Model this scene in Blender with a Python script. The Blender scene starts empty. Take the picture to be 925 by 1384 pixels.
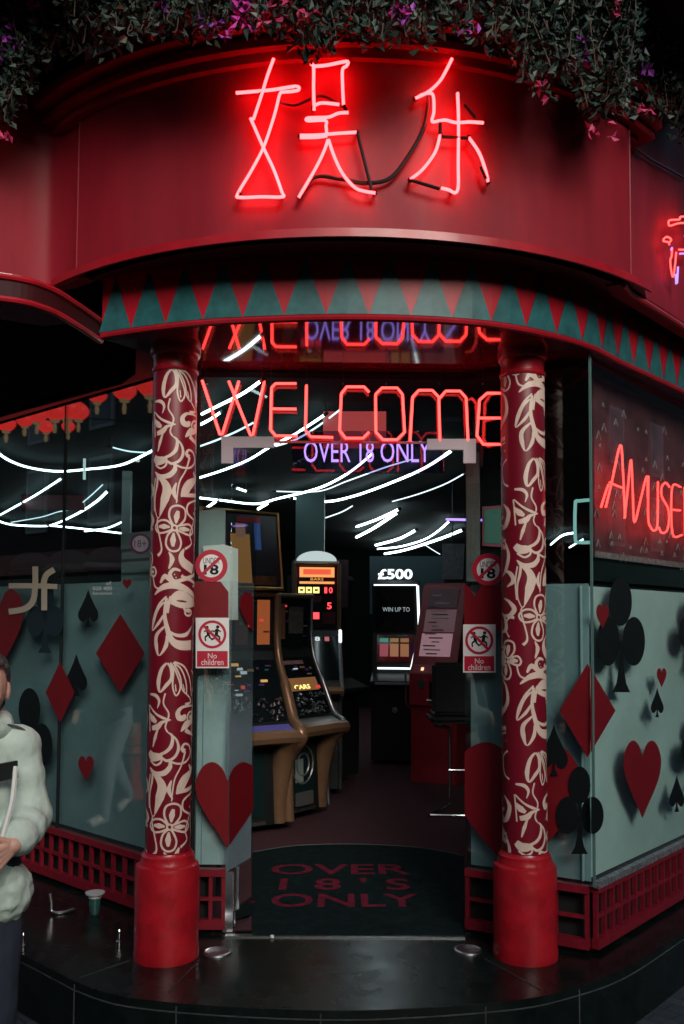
import bpy, bmesh, math, random
from mathutils import Vector, Matrix
from mathutils.geometry import tessellate_polygon
C = bpy.context
S = C.scene
COL = S.collection
R = math.radians
random.seed(7)
V = Vector

# ------------------------------------------------------------------ camera
FPX, PITCH, ROLL, SHIFT, CZ = 1230.0, R(3.1), R(.35), 79.4, 1.78
fwd = V((0, math.cos(PITCH), math.sin(PITCH)))
u0 = V((0, -math.sin(PITCH), math.cos(PITCH)))
r0 = V((1, 0, 0))
rt = r0 * math.cos(ROLL) + u0 * math.sin(ROLL)
up = u0 * math.cos(ROLL) - r0 * math.sin(ROLL)
cd = bpy.data.cameras.new('camera')
cam = bpy.data.objects.new('camera', cd)
COL.objects.link(cam)
cd.sensor_fit = 'HORIZONTAL'
cd.sensor_width = 24
cd.lens = FPX / 925 * 24
cd.shift_y = SHIFT / 925
cd.clip_end = 500
m = Matrix((rt, up, -fwd)).transposed().to_4x4()
m.translation = V((0, 0, CZ))
cam.matrix_world = m
S.camera = cam

# ------------------------------------------------------------------ light
W = bpy.data.worlds.new('World')
S.world = W
W.use_nodes = True
nt = W.node_tree
bg = nt.nodes['Background']
sky = nt.nodes.new('ShaderNodeTexSky')
sky.sky_type = 'NISHITA'
sky.sun_disc = False
SUN_EL, SUN_AZ = R(25), R(163)          # azimuth measured clockwise from +Y: behind the camera, to the right
sky.sun_elevation = SUN_EL
sky.sun_rotation = SUN_AZ
sky.air_density = 1.0
sky.dust_density = 3.0
nt.links.new(sky.outputs[0], bg.inputs[0])
bg.inputs[1].default_value = 0.07
sl = bpy.data.lights.new('sun', 'SUN')
sl.energy = 1.35
sl.angle = R(30)
sl.color = (1, .95, .9)
sun = bpy.data.objects.new('sun', sl)
COL.objects.link(sun)
sd = V((math.sin(SUN_AZ) * math.cos(SUN_EL), math.cos(SUN_AZ) * math.cos(SUN_EL), math.sin(SUN_EL)))
sun.rotation_euler = sd.to_track_quat('Z', 'Y').to_euler()
S.view_settings.view_transform = 'Standard'
S.view_settings.look = 'None'
S.view_settings.exposure = 0.85
S.view_settings.gamma = 1
S.render.engine = 'CYCLES'
S.cycles.use_denoising = True
S.cycles.max_bounces = 8
S.cycles.transparent_max_bounces = 24
S.cycles.sample_clamp_indirect = 4
S.cycles.caustics_reflective = False
S.cycles.caustics_refractive = False

# ------------------------------------------------------------------ measuring helpers
def ray(x, y):
    return fwd + rt * ((x - 462.5) / FPX) + up * ((692 - y + SHIFT) / FPX)
O = V((0, 0, CZ))
def hz(x, y, z):
    d = ray(x, y)
    return O + d * ((z - CZ) / d.z)
def hy(x, y, Y):
    d = ray(x, y)
    return O + d * (Y / d.y)
def hp(x, y, p0, n):
    d = ray(x, y)
    return O + d * ((p0 - O).dot(n) / d.dot(n))
def hc(x, y, cx, cy, r):
    d = ray(x, y)
    a = d.x ** 2 + d.y ** 2
    b = -2 * (d.x * cx + d.y * cy)
    c = cx * cx + cy * cy - r * r
    return O + d * ((-b - math.sqrt(max(0, b * b - 4 * a * c))) / (2 * a))

# ------------------------------------------------------------------ materials
MATS = {}
def mat(name, col, rough=.5, metal=0., var=0., vscale=8., bump=0., bscale=40., spec=.5, coat=0., col2=None, rvar=0., alpha=1., trans=0., streak=0.):
    if name in MATS:
        return MATS[name]
    M = bpy.data.materials.new(name)
    M.use_nodes = True
    t = M.node_tree
    b = t.nodes['Principled BSDF']
    b.inputs['Base Color'].default_value = (*col, 1)
    b.inputs['Roughness'].default_value = rough
    b.inputs['Metallic'].default_value = metal
    b.inputs['Specular IOR Level'].default_value = spec
    b.inputs['Coat Weight'].default_value = coat
    b.inputs['Coat Roughness'].default_value = .08
    b.inputs['Alpha'].default_value = alpha
    b.inputs['Transmission Weight'].default_value = trans
    tc0 = t.nodes.new('ShaderNodeTexCoord')
    mpg = t.nodes.new('ShaderNodeMapping')
    mpg.inputs['Scale'].default_value = (1, 1, 1 - streak)      # dust streaks down the surface, with reflected streaks put into the colour
    t.links.new(tc0.outputs['Object'], mpg.inputs[0])
    class tc: outputs = {'Object': mpg.outputs[0]}
    if var or col2:
        n = t.nodes.new('ShaderNodeTexNoise')
        n.inputs['Scale'].default_value = vscale
        n.inputs['Detail'].default_value = 6
        n.inputs['Roughness'].default_value = .65
        t.links.new(tc.outputs['Object'], n.inputs[0])
        r = t.nodes.new('ShaderNodeValToRGB')
        r.color_ramp.elements[0].position = .3
        r.color_ramp.elements[1].position = .7
        c2 = col2 or tuple(c * (1 + var) for c in col)
        c1 = col if col2 else tuple(c * (1 - var) for c in col)
        r.color_ramp.elements[0].color = (*c1, 1)
        r.color_ramp.elements[1].color = (*c2, 1)
        t.links.new(n.outputs[0], r.inputs[0])
        t.links.new(r.outputs[0], b.inputs['Base Color'])
    if rvar:
        n3 = t.nodes.new('ShaderNodeTexNoise')
        n3.inputs['Scale'].default_value = vscale * .7
        n3.inputs['Detail'].default_value = 5
        t.links.new(tc.outputs['Object'], n3.inputs[0])
        mr = t.nodes.new('ShaderNodeMapRange')
        mr.inputs['From Min'].default_value = .3
        mr.inputs['From Max'].default_value = .7
        mr.inputs['To Min'].default_value = max(.02, rough - rvar)
        mr.inputs['To Max'].default_value = min(1, rough + rvar)
        t.links.new(n3.outputs[0], mr.inputs[0])
        t.links.new(mr.outputs[0], b.inputs['Roughness'])
    if bump:
        n2 = t.nodes.new('ShaderNodeTexNoise')
        n2.inputs['Scale'].default_value = bscale
        n2.inputs['Detail'].default_value = 5
        t.links.new(tc.outputs['Object'], n2.inputs[0])
        bu = t.nodes.new('ShaderNodeBump')
        bu.inputs['Strength'].default_value = bump
        bu.inputs['Distance'].default_value = .01
        t.links.new(n2.outputs[0], bu.inputs['Height'])
        t.links.new(bu.outputs[0], b.inputs['Normal'])
    MATS[name] = M
    return M
def emit(name, col, s):
    if name in MATS:
        return MATS[name]
    M = mat(name, (.02, .02, .02), .4)
    b = M.node_tree.nodes['Principled BSDF']
    b.inputs['Emission Color'].default_value = (*col, 1)
    b.inputs['Emission Strength'].default_value = s
    return M
def glass(name, tint, ior=1.5, gain=1.0):
    if name in MATS:
        return MATS[name]
    M = bpy.data.materials.new(name)
    M.use_nodes = True
    t = M.node_tree
    t.nodes.remove(t.nodes['Principled BSDF'])
    tr = t.nodes.new('ShaderNodeBsdfTransparent')
    tr.inputs[0].default_value = (*tint, 1)
    gl = t.nodes.new('ShaderNodeBsdfGlossy')
    gl.inputs['Roughness'].default_value = .012
    fr = t.nodes.new('ShaderNodeFresnel')
    ge = t.nodes.new('ShaderNodeNewGeometry')          # leaving the pane: same reflectance as entering it
    mi_ = t.nodes.new('ShaderNodeMapRange')
    mi_.inputs['To Min'].default_value = ior
    mi_.inputs['To Max'].default_value = 1 / ior
    t.links.new(ge.outputs['Backfacing'], mi_.inputs[0])
    t.links.new(mi_.outputs[0], fr.inputs['IOR'])
    mx = t.nodes.new('ShaderNodeMixShader')
    t.links.new(fr.outputs[0], mx.inputs[0])
    t.links.new(tr.outputs[0], mx.inputs[1])
    t.links.new(gl.outputs[0], mx.inputs[2])
    t.links.new(mx.outputs[0], t.nodes['Material Output'].inputs[0])
    MATS[name] = M
    return M

RED = mat('red_gloss_paint', (.33, .008, .018), .36, var=.22, vscale=6, coat=.12, bump=.05, bscale=14, rvar=.08)
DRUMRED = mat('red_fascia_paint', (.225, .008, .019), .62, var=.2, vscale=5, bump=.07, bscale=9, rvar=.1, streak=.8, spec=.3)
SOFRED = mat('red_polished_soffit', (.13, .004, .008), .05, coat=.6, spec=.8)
PEDRED = mat('red_pedestal_paint', (.36, .008, .016), .36, var=.3, vscale=9, coat=.25, bump=.22, bscale=26, rvar=.14)
SHAFT = mat('crimson_wrap', (.165, .006, .018), .33, var=.1, vscale=6)
CREAM = mat('cream_vinyl', (.66, .53, .45), .42, var=.08, vscale=20)
TEAL = mat('teal_paint', (.024, .115, .12), .36, var=.4, vscale=12, coat=.1)
GRANITE = mat('black_granite', (.0045, .009, .0085), .26, var=.6, vscale=9, spec=.35, rvar=.07)
JOINT = mat('grey_joint', (.035, .045, .042), .7, var=.5, vscale=12)
PAVE = mat('pavement_stone', (.075, .092, .1), .75, var=.45, vscale=22, bump=.3, bscale=60)
BLACK = mat('black_plastic', (.008, .010, .010), .4)
MATTE = mat('matte_black', (.005, .006, .006), .85)
CHROME = mat('chrome', (.75, .77, .78), .15, 1.)
BRUSHED = mat('brushed_metal', (.5, .52, .54), .32, 1., var=.15, vscale=30)
GLASS = glass('window_glass', (.82, .91, .90), 1.75)
CLEAR = glass('clear_glass', (.90, .96, .95))
FILM = mat('frosted_film', (.42, .55, .59), .55, var=.24, vscale=1.6, alpha=.74)
BRICKDK = mat('dark_brick', (.010, .006, .006), .95, var=.4, vscale=20, spec=.05)
SYMR = mat('red_vinyl', (.17, .006, .011), .38, var=.12, vscale=5)
SYMK = mat('black_vinyl', (.004, .007, .008), .5, spec=.25)
LATT = mat('maroon_lattice_paint', (.20, .008, .02), .42, var=.25, vscale=25)
NEON = emit('red_neon_glow', (1, .022, .024), 13.5)
NEONW = emit('red_neon_window', (1, .030, .026), 4.6)
LED = emit('white_led_glow', (.78, .95, 1), 5.0)
PURPLE = emit('violet_led_glow', (.42, .25, 1), .9)
WHITE = mat('white_print', (.75, .75, .75), .5)
SIGNRED = mat('sign_red', (.45, .012, .04), .45)
INTK = mat('dark_interior_paint', (.006, .011, .0105), .9, spec=.15)
CARPET = mat('maroon_carpet', (.035, .010, .016), .95, col2=(.075, .016, .026), vscale=60, bump=.4, bscale=150)
MATM = mat('teal_mat', (.0045, .013, .0145), .9, var=.6, vscale=14, bump=.4, bscale=200, spec=.12)
MATRED = mat('mat_red_letter', (.14, .012, .032), .9, var=.45, vscale=30, spec=.12)
BRONZE = mat('bronze_trim', (.25, .145, .08), .30, .4, var=.15, vscale=6)

# ------------------------------------------------------------------ mesh helpers
def crom(P, n=6, closed=False):
    P = [V(p) for p in P]
    if len(P) < 3:
        return P
    out = []
    k = len(P)
    segs = k if closed else k - 1
    for i in range(segs):
        a, b, c, d = (P[(i + j) % k] if closed else P[min(max(i + j, 0), k - 1)] for j in (-1, 0, 1, 2))
        for s in range(n):
            t = s / n
            out.append(.5 * ((2 * b) + (c - a) * t + (2 * a - 5 * b + 4 * c - d) * t * t + (3 * b - a - 3 * c + d) * t ** 3))
    if not closed:
        out.append(P[-1])
    return out
class MB:
    def __init__(s):
        s.v, s.f, s.m = [], [], []
    def add(s, v, f, mi=0):
        o = len(s.v)
        s.v += [V(p) for p in v]
        s.f += [tuple(i + o for i in q) for q in f]
        s.m += [mi] * len(f)
        return s
    def box(s, a, b, mi=0, M=None):
        x0, y0, z0 = a
        x1, y1, z1 = b
        v = [V((x, y, z)) for z in (z0, z1) for x, y in ((x0, y0), (x1, y0), (x1, y1), (x0, y1))]
        if M:
            v = [M @ p for p in v]
        return s.add(v, [(3, 2, 1, 0), (4, 5, 6, 7), (0, 1, 5, 4), (1, 2, 6, 5), (2, 3, 7, 6), (3, 0, 4, 7)], mi)
    def bar(s, p, q, w, h, mi=0, upv=V((0, 0, 1))):
        p, q = V(p), V(q)
        d = (q - p)
        L = d.length
        d.normalize()
        x = d.cross(upv)
        if x.length < 1e-4:
            x = d.cross(V((1, 0, 0)))
        x.normalize()
        z = x.cross(d)
        M = Matrix((x, d, z)).transposed().to_4x4()
        M.translation = p
        return s.box((-w / 2, 0, -h / 2), (w / 2, L, h / 2), mi, M)
    def slab(s, poly, z0, z1, mi=0):
        n = len(poly)
        pts = [V((p[0], p[1], 0)) for p in poly]
        tri = tessellate_polygon([pts])
        v = [V((p.x, p.y, z0)) for p in pts] + [V((p.x, p.y, z1)) for p in pts]
        f = [tuple(t) for t in tri] + [tuple(i + n for i in t) for t in tri]
        f += [(i, (i + 1) % n, (i + 1) % n + n, i + n) for i in range(n)]
        return s.add(v, f, mi)
    def plate(s, pts, nrm, th, mi=0, back=0.):
        """polygon given in 3D on a plane, pushed out by th along nrm"""
        n = len(pts)
        pts = [V(p) for p in pts]
        tri = tessellate_polygon([pts])
        v = [p + nrm * back for p in pts] + [p + nrm * (th + back) for p in pts]
        f = [tuple(t) for t in tri] + [tuple(i + n for i in t) for t in tri]
        f += [(i, (i + 1) % n, (i + 1) % n + n, i + n) for i in range(n)]
        return s.add(v, f, mi)
    def tube(s, P, r, seg=8, mi=0, closed=False, caps=True):
        P = [V(p) for p in P]
        P = [p for i, p in enumerate(P) if i == 0 or (p - P[i - 1]).length > 1e-5]
        n = len(P)
        if n < 2:
            return s
        rr = r if isinstance(r, (list, tuple)) else [r] * n
        v, f = [], []
        t0 = (P[1] - P[0]).normalized()
        a = t0.orthogonal().normalized()
        for i in range(n):
            if closed:
                t = (P[(i + 1) % n] - P[i - 1])
            else:
                t = P[min(i + 1, n - 1)] - P[max(i - 1, 0)]
            if t.length < 1e-6:
                t = t0
            t.normalize()
            q = t0.rotation_difference(t)
            a = (q @ a)
            a = (a - t * a.dot(t)).normalized()
            t0 = t
            b = t.cross(a)
            for k in range(seg):
                w = 2 * math.pi * k / seg
                v.append(P[i] + (a * math.cos(w) + b * math.sin(w)) * rr[min(i, len(rr) - 1)])
        lim = n if closed else n - 1
        for i in range(lim):
            j = (i + 1) % n
            for k in range(seg):
                l = (k + 1) % seg
                f.append((i * seg + k, i * seg + l, j * seg + l, j * seg + k))
        if caps and not closed:
            f.append(tuple(reversed(range(seg))))
            f.append(tuple((n - 1) * seg + k for k in range(seg)))
        return s.add(v, f, mi)
    def lathe(s, prof, c, seg=48, mi=0, axis=None):
        v, f = [], []
        c = V(c)
        n = len(prof)
        for r, z in prof:
            for k in range(seg):
                w = 2 * math.pi * k / seg
                p = V((r * math.cos(w), r * math.sin(w), z))
                if axis:
                    p = axis @ p
                v.append(c + p)
        for i in range(n - 1):
            for k in range(seg):
                l = (k + 1) % seg
                f.append((i * seg + k, i * seg + l, (i + 1) * seg + l, (i + 1) * seg + k))
        f.append(tuple(reversed(range(seg))))
        f.append(tuple((n - 1) * seg + k for k in range(seg)))
        return s.add(v, f, mi)
    def wall(s, path, z0, z1, th, mi=0, lean=None):
        """vertical wall along a plan path, thickness th to the left of travel"""
        P = [V((p[0], p[1])) for p in path]
        n = len(P)
        off = []
        for i in range(n):
            t = (P[min(i + 1, n - 1)] - P[max(i - 1, 0)]).normalized()
            off.append(V((-t.y, t.x)) * th)
        v = []
        for i in range(n):
            a, b = P[i], P[i] + off[i]
            v += [(a.x, a.y, z0), (a.x, a.y, z1), (b.x, b.y, z1), (b.x, b.y, z0)]
        f = []
        for i in range(n - 1):
            for k in range(4):
                l = (k + 1) % 4
                f.append((i * 4 + k, i * 4 + l, i * 4 + 4 + l, i * 4 + 4 + k))
        f += [(0, 1, 2, 3), tuple((n - 1) * 4 + k for k in (3, 2, 1, 0))]
        return s.add(v, f, mi)
    def build(s, name, mats, parent=None, smooth=False, world=True, bevel=0):
        me = bpy.data.meshes.new(name)
        off = V((0, 0, 0))
        o = bpy.data.objects.new(name, me)
        COL.objects.link(o)
        if parent is not None:
            o.parent = parent
            if world:
                p = parent
                while p:
                    off += p.location
                    p = p.parent
        elif s.v:
            xs, ys, zs = ([p[i] for p in s.v] for i in range(3))
            off = V(((min(xs) + max(xs)) / 2, (min(ys) + max(ys)) / 2, min(zs)))
            o.location = off
        me.from_pydata([tuple(p - off) for p in s.v], [], s.f)
        for x in (mats if isinstance(mats, (list, tuple)) else [mats]):
            me.materials.append(x)
        me.polygons.foreach_set('material_index', s.m)
        bm = bmesh.new()
        bm.from_mesh(me)
        bmesh.ops.recalc_face_normals(bm, faces=bm.faces)
        if bevel:
            es = [e for e in bm.edges if len(e.link_faces) == 2 and e.calc_face_angle(0) > .6]
            bmesh.ops.bevel(bm, geom=es, offset=bevel, segments=2, affect='EDGES', clamp_overlap=True)
        bm.to_mesh(me)
        bm.free()
        if smooth:
            me.polygons.foreach_set('use_smooth', [True] * len(me.polygons))
            me.set_sharp_from_angle(angle=R(38))
        me.update()
        return o
def tag(o, label, cat, group=None, kind=None):
    o['label'] = label
    o['category'] = cat
    if group:
        o['group'] = group
    if kind:
        o['kind'] = kind
    return o
def thing(name, loc, label, cat, group=None, rz=0):
    o = bpy.data.objects.new(name, None)
    COL.objects.link(o)
    o.empty_display_size = .1
    o.location = loc
    o.rotation_euler = (0, 0, rz)
    return tag(o, label, cat, group)
def struct(o):
    o['kind'] = 'structure'
    return o
FONT_CACHE = {}
def text_geo(s, bold=0.):
    key = (s, bold)
    if key not in FONT_CACHE:
        cu = bpy.data.curves.new('lettering', 'FONT')
        cu.body = s
        cu.align_x = 'LEFT'
        cu.resolution_u = 3
        cu.offset = bold
        cu.space_line = .85
        o = bpy.data.objects.new('lettering', cu)
        COL.objects.link(o)
        dg = C.evaluated_depsgraph_get()
        me = bpy.data.meshes.new_from_object(o.evaluated_get(dg))
        v = [p.co.copy() for p in me.vertices]
        f = [tuple(p.vertices) for p in me.polygons]
        bpy.data.objects.remove(o)
        bpy.data.curves.remove(cu)
        bpy.data.meshes.remove(me)
        x0, x1 = min(p.x for p in v), max(p.x for p in v)
        y0, y1 = min(p.y for p in v), max(p.y for p in v)
        FONT_CACHE[key] = ([((p.x - x0) / (x1 - x0), (p.y - y0) / (y1 - y0)) for p in v], f)
    return FONT_CACHE[key]
def text_on(mb, s, bl, br, tl, nrm, lift=.001, mi=0, bold=0.):
    v, f = text_geo(s, bold)
    mb.add([bl + (br - bl) * a + (tl - bl) * b + nrm * lift for a, b in v], f, mi)
def quadpx(fn, x0, y0, x1, y1):
    return fn(x0, y1), fn(x1, y1), fn(x0, y0)      # bl, br, tl
def clipx(P, x, keep_left):
    out = []
    n = len(P)
    for i in range(n):
        a, b = P[i], P[(i + 1) % n]
        ia = (a[0] <= x) == keep_left
        ib = (b[0] <= x) == keep_left
        if ia:
            out.append(a)
        if ia != ib:
            t = (x - a[0]) / (b[0] - a[0])
            out.append((x, a[1] + (b[1] - a[1]) * t))
    return out

# ------------------------------------------------------------------ the plan of the place
ZF = .26                # entrance platform and arcade floor
ZS = 3.04               # soffit
ZD = 3.32               # underside of the sign drum
ZG = .57                # foot of the glass
P0 = V((-.72, 4.49, 0)); DL = V((-1.1, 1.0, 0)).normalized(); NL = V((-DL.y, DL.x, 0))   # left shop front
CR = V((1.16, 4.23, 0)); DR = V((.87, 1, 0)).normalized(); NR = V((DR.y, -DR.x, 0))     # right shop front
F0 = V((.615, 4.53, 0)); DF = (CR - F0).normalized(); NF = V((DF.y, -DF.x, 0))          # right-hand pane beside the door
if NL.dot(-P0) < 0: NL = -NL
if NR.dot(-CR) < 0: NR = -NR
if NF.dot(-F0) < 0: NF = -NF
ND = V((0, -1, 0))
onL = lambda x, y, d=0.: hp(x, y, P0 + NL * d, NL)
onR = lambda x, y, d=0.: hp(x, y, CR + NR * d, NR)
onF = lambda x, y, d=0.: hp(x, y, F0 + NF * d, NF)
onD = lambda x, y, d=0.: hp(x, y, P0 + ND * d, ND)

# ================================================================== ground
g = MB()
g.add([(-60, -60, 0), (60, -60, 0), (60, 60, 0), (-60, 60, 0)], [(0, 1, 2, 3)])
def pave_mat():
    M = mat('paving_slabs', (.075, .092, .1), .6, bump=.25, bscale=60)
    t = M.node_tree
    b = t.nodes['Principled BSDF']
    tc = t.nodes.new('ShaderNodeTexCoord')
    mp = t.nodes.new('ShaderNodeMapping')
    mp.inputs['Rotation'].default_value = (0, 0, R(48))
    br = t.nodes.new('ShaderNodeTexBrick')
    br.inputs['Scale'].default_value = 3.2
    br.inputs['Mortar Size'].default_value = .012
    br.inputs['Color1'].default_value = (.055, .075, .09, 1)
    br.inputs['Color2'].default_value = (.085, .10, .115, 1)
    br.inputs['Mortar'].default_value = (.02, .02, .02, 1)
    n = t.nodes.new('ShaderNodeTexNoise')
    n.inputs['Scale'].default_value = 30
    n.inputs['Detail'].default_value = 8
    mx = t.nodes.new('ShaderNodeMix')
    mx.data_type = 'RGBA'
    mx.blend_type = 'MULTIPLY'
    mx.inputs[0].default_value = .6
    t.links.new(tc.outputs['Object'], mp.inputs[0])
    t.links.new(mp.outputs[0], br.inputs[0])
    t.links.new(tc.outputs['Object'], n.inputs[0])
    t.links.new(br.outputs[0], mx.inputs[6])
    t.links.new(n.outputs[0], mx.inputs[7])
    t.links.new(mx.outputs[2], b.inputs['Base Color'])
    return M
struct(g.build('pavement', pave_mat()))

def path2(P, n=6):
    return [V((p.x, p.y, 0)) for p in crom([V((a, b, 0)) for a, b in P], n)]
# ---- the raised entrance step
arcf = path2([(-1.11, 3.90), (-.86, 3.745), (-.4, 3.655), (.1, 3.635), (.66, 3.725), (.95, 3.85), (1.26, 4.08), (1.7, 4.57)], 6)
edge = [V((-5.0, 7.44, 0)), V((-1.46, 4.225, 0))] + arcf + [V((4.6, 7.85, 0))]
b = MB()
b.slab(edge + [V((4.6, 12, 0)), V((-5, 12, 0))], 0.002, ZF)
plat = struct(b.build('entrance_step', GRANITE, bevel=.006))
b = MB()
nos = [p + V((0, 0, ZF - .035)) for p in edge]
b.tube([p + (V((0, -1, 0)) * .002) for p in nos], .0035, 6)
# joints: on the step and down its riser
for x, y, x2, y2 in ((108, 1322, 175, 1299), (265, 1303, 228, 1342), (655, 1296, 730, 1338), (24, 1360, 40, 1366)):
    p, q = hz(x, y, ZF), hz(x2, y2, ZF)
    if y < 1350:
        b.bar(p + V((0, 0, .001)), q + V((0, 0, .001)), .004, .003)
for p in (edge[2], arcf[9], arcf[16], arcf[23], arcf[31]):
    b.box((p.x - .003, p.y - .004, .01), (p.x + .003, p.y + .02, ZF - .012))
struct(b.build('step_joints', JOINT))

room = [V((-.70, 4.53, 0)), V((.60, 4.56, 0)), CR + V((-.04, .06, 0)), CR + DR * 8 + V((-.1, 0, 0)), V((6.3, 16, 0)), V((-6.6, 16, 0)), P0 + DL * 8 + V((.1, 0, 0))]
b = MB(); b.slab(room, ZF + .001, ZF + .005)
struct(b.build('carpet_floor', CARPET))
b = MB(); b.slab(room, 3.0, 3.03)
struct(b.build('arcade_ceiling', INTK))
b = MB()
b.wall([CR + DR * 8, V((6.41, 16.0, 0)), V((-6.7, 16.0, 0)), P0 + DL * 8], ZF, 3.03, .1)
struct(b.build('arcade_inner_wall', INTK))

# ================================================================== the building
bld = thing('amusement_arcade', (0, 6, 0), 'red corner arcade building with a curved sign drum and teal triangle band', 'building')
BC = (.03, 5.46); BR = 1.92
def arc(r, a0, a1, n=40):
    return [V((BC[0] + r * math.sin(a0 + (a1 - a0) * i / n), BC[1] - r * math.cos(a0 + (a1 - a0) * i / n), 0)) for i in range(n + 1)]
A0, A1 = -R(44), R(44.5)
drum = arc(BR, A0, A1)
b = MB(); b.wall(arc(BR, -R(39.5), R(41), 90), ZD, 4.08, .08)
# vertical panel seams show as slim strips
for a in (-R(39.5), R(41)):
    p = V((BC[0] + (BR + .001) * math.sin(a), BC[1] - (BR + .001) * math.cos(a), 0))
    b.bar(p + V((0, 0, ZD + .01)), p + V((0, 0, 4.01)), .006, .006, 0, V((0, 1, 0)))
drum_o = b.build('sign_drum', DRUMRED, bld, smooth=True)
b = MB()
lip = arc(BR + .016, A0 - R(1), A1 + R(1.5), 90)
b.wall(lip, ZD - .022, ZD + .012, .012)
b.build('drum_lip', RED, bld, smooth=True)
band = path2([(-1.09, 4.04), (-.84, 3.93), (-.52, 3.83), (-.01, 3.77), (.43, 3.80), (.76, 3.90), (1.11, 4.13), (1.40, 4.45), (1.88, 4.97), (3.0, 6.20), (6.0, 9.5)], 8)
b = MB()
b.wall(band, ZS + .004, ZD - .002, .06)
L = [0]
for i in range(1, len(band)):
    L.append(L[-1] + (band[i] - band[i - 1]).length)
def on_band(s, off):
    for i in range(1, len(L)):
        if L[i] >= s or i == len(L) - 1:
            t = (s - L[i - 1]) / (L[i] - L[i - 1])
            p = band[i - 1].lerp(band[i], t)
            d = (band[i] - band[i - 1]).normalized()
            return p + V((d.y, -d.x, 0)) * off
s0 = .075
k = 0
while s0 + k * .179 < L[-1] - .3 and k < 34:
    c = s0 + k * .179
    zt, zb = ZD - .008, ZS + .028
    n = 6
    v, f = [], []
    for j in range(n + 1):                     # strips from the foot to the tip so the triangle follows the curve
        t = j / n
        hw = .0885 * (1 - t)
        z = zb + (zt - zb) * t
        v += [on_band(c - hw, .0035) + V((0, 0, z)), on_band(c, .0035) + V((0, 0, z)), on_band(c + hw, .0035) + V((0, 0, z))]
    for j in range(n):
        f += [(j * 3, j * 3 + 1, j * 3 + 4, j * 3 + 3), (j * 3 + 1, j * 3 + 2, j * 3 + 5, j * 3 + 4)]
    b.add(v, f, 1)
    k += 1
b.build('triangle_band', [mat('band_red_paint', (.36, .008, .020), .42, var=.2, vscale=8, spec=.35), mat('band_teal_paint', (.020, .105, .112), .42, var=.35, vscale=12, spec=.35)], bld)
b = MB()
b.tube([p + V((0, 0, ZS + .012)) for p in band], .015, 8)
b.build('band_moulding', RED, bld, smooth=True)
# the undersides
bandn = [p for p in band if p.x < 1.45]
b = MB()
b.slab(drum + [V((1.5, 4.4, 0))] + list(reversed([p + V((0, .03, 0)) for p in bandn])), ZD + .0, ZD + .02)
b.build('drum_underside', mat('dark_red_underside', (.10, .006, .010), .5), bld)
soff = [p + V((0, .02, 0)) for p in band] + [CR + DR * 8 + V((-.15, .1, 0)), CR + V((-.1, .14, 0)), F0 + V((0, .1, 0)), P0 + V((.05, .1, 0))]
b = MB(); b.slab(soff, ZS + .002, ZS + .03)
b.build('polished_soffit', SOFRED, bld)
NAVY = mat('navy_panel', (.012, .022, .030), .3, var=.3, vscale=4)
b = MB()
canf = path2([(-1.10, 4.06), (-1.145, 3.84), (-1.205, 3.64), (-1.35, 3.52), (-1.8, 3.42), (-2.8, 3.5)], 7)
b = MB()
b.bar(P0 + DL * .0 - NL * .02 + V((0, 0, 3.28)), P0 + DL * 8 - NL * .02 + V((0, 0, 3.28)), .05, .45)
b.build('window_header', mat('dark_gloss_header', (.008, .016, .017), .18, var=.5, vscale=3, bump=.1, bscale=5), bld)
b = MB()
b.bar(P0 + DL * .0 - NL * .03 + V((0, 0, 3.96)), P0 + DL * 8 - NL * .03 + V((0, 0, 3.96)), .05, .9)
b.bar(P0 - NL * .0 + V((0, 0, 3.512)), P0 + DL * 8 + V((0, 0, 3.512)), .03, .02)
b.build('header_panel', NAVY, bld)
b = MB()
b.wall(list(reversed(canf)), ZS - .01, ZS + .085, .02)
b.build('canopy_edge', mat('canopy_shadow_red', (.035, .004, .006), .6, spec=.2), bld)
b = MB()
b.tube([p + V((0, 0, ZS - .005)) for p in canf], .014, 8)
b.tube([p + V((0, 0, ZS + .085)) for p in canf], .014, 8)
b.build('canopy_moulding', RED, bld, smooth=True)
upl = path2([(-2.9, 3.45), (-1.95, 3.72), (-1.56, 4.0), (-1.40, 4.10), (-1.31, 4.09), (-1.18, 3.99)], 6)
b = MB(); b.wall(upl, ZD - .01, 4.35, .08)
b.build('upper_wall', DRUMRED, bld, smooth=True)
b = MB(); b.tube([p + V((0, 0, ZD - .01)) for p in upl], .012, 8)
b.build('wall_moulding', RED, bld, smooth=True)
b = MB(); b.slab(list(reversed(canf)) + [V((-1.13, 4.05, 0)), V((-1.38, 4.13, 0)), V((-1.58, 4.02, 0)), V((-1.95, 3.75, 0)), V((-2.8, 3.52, 0))], ZS + .085, ZS + .10)
b.build('canopy_top', SOFRED, bld)
b = MB(); b.slab(upl + [V((-.95, 4.7, 0)), P0 + DL * 3.2, V((-4.5, 5.5, 0))], 4.30, 4.34)
b.build('side_roof', INTK, bld)
upr = [V((1.27, 4.05, 0)), V((1.335, 4.16, 0)), V((1.335, 4.16, 0)) + V((.665, .747, 0)) * 7]
b = MB(); b.wall(upr, ZD - .01, 4.35, .08)
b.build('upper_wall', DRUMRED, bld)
b = MB(); b.tube([p + V((0, 0, ZD - .012)) for p in upr], .014, 8)
b.build('wall_moulding', RED, bld, smooth=True)
b = MB(); b.slab([upr[1], upr[2], V((6, 9.6, 0))] + list(reversed([p + V((0, .03, 0)) for p in band if 1.4 < p.x < 5.5])), ZD - .004, ZD + .016)
b.build('side_underside', INTK, bld)
b = MB()
for r_, z0, z1 in ((BR + .03, 4.02, 4.06), (BR + .065, 4.06, 4.09), (BR + .045, 4.09, 4.12), (BR + .11, 4.12, 4.17)):
    b.wall(arc(r_, A0 - R(2), A1 + R(2)), z0, z1, .2)
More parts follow.
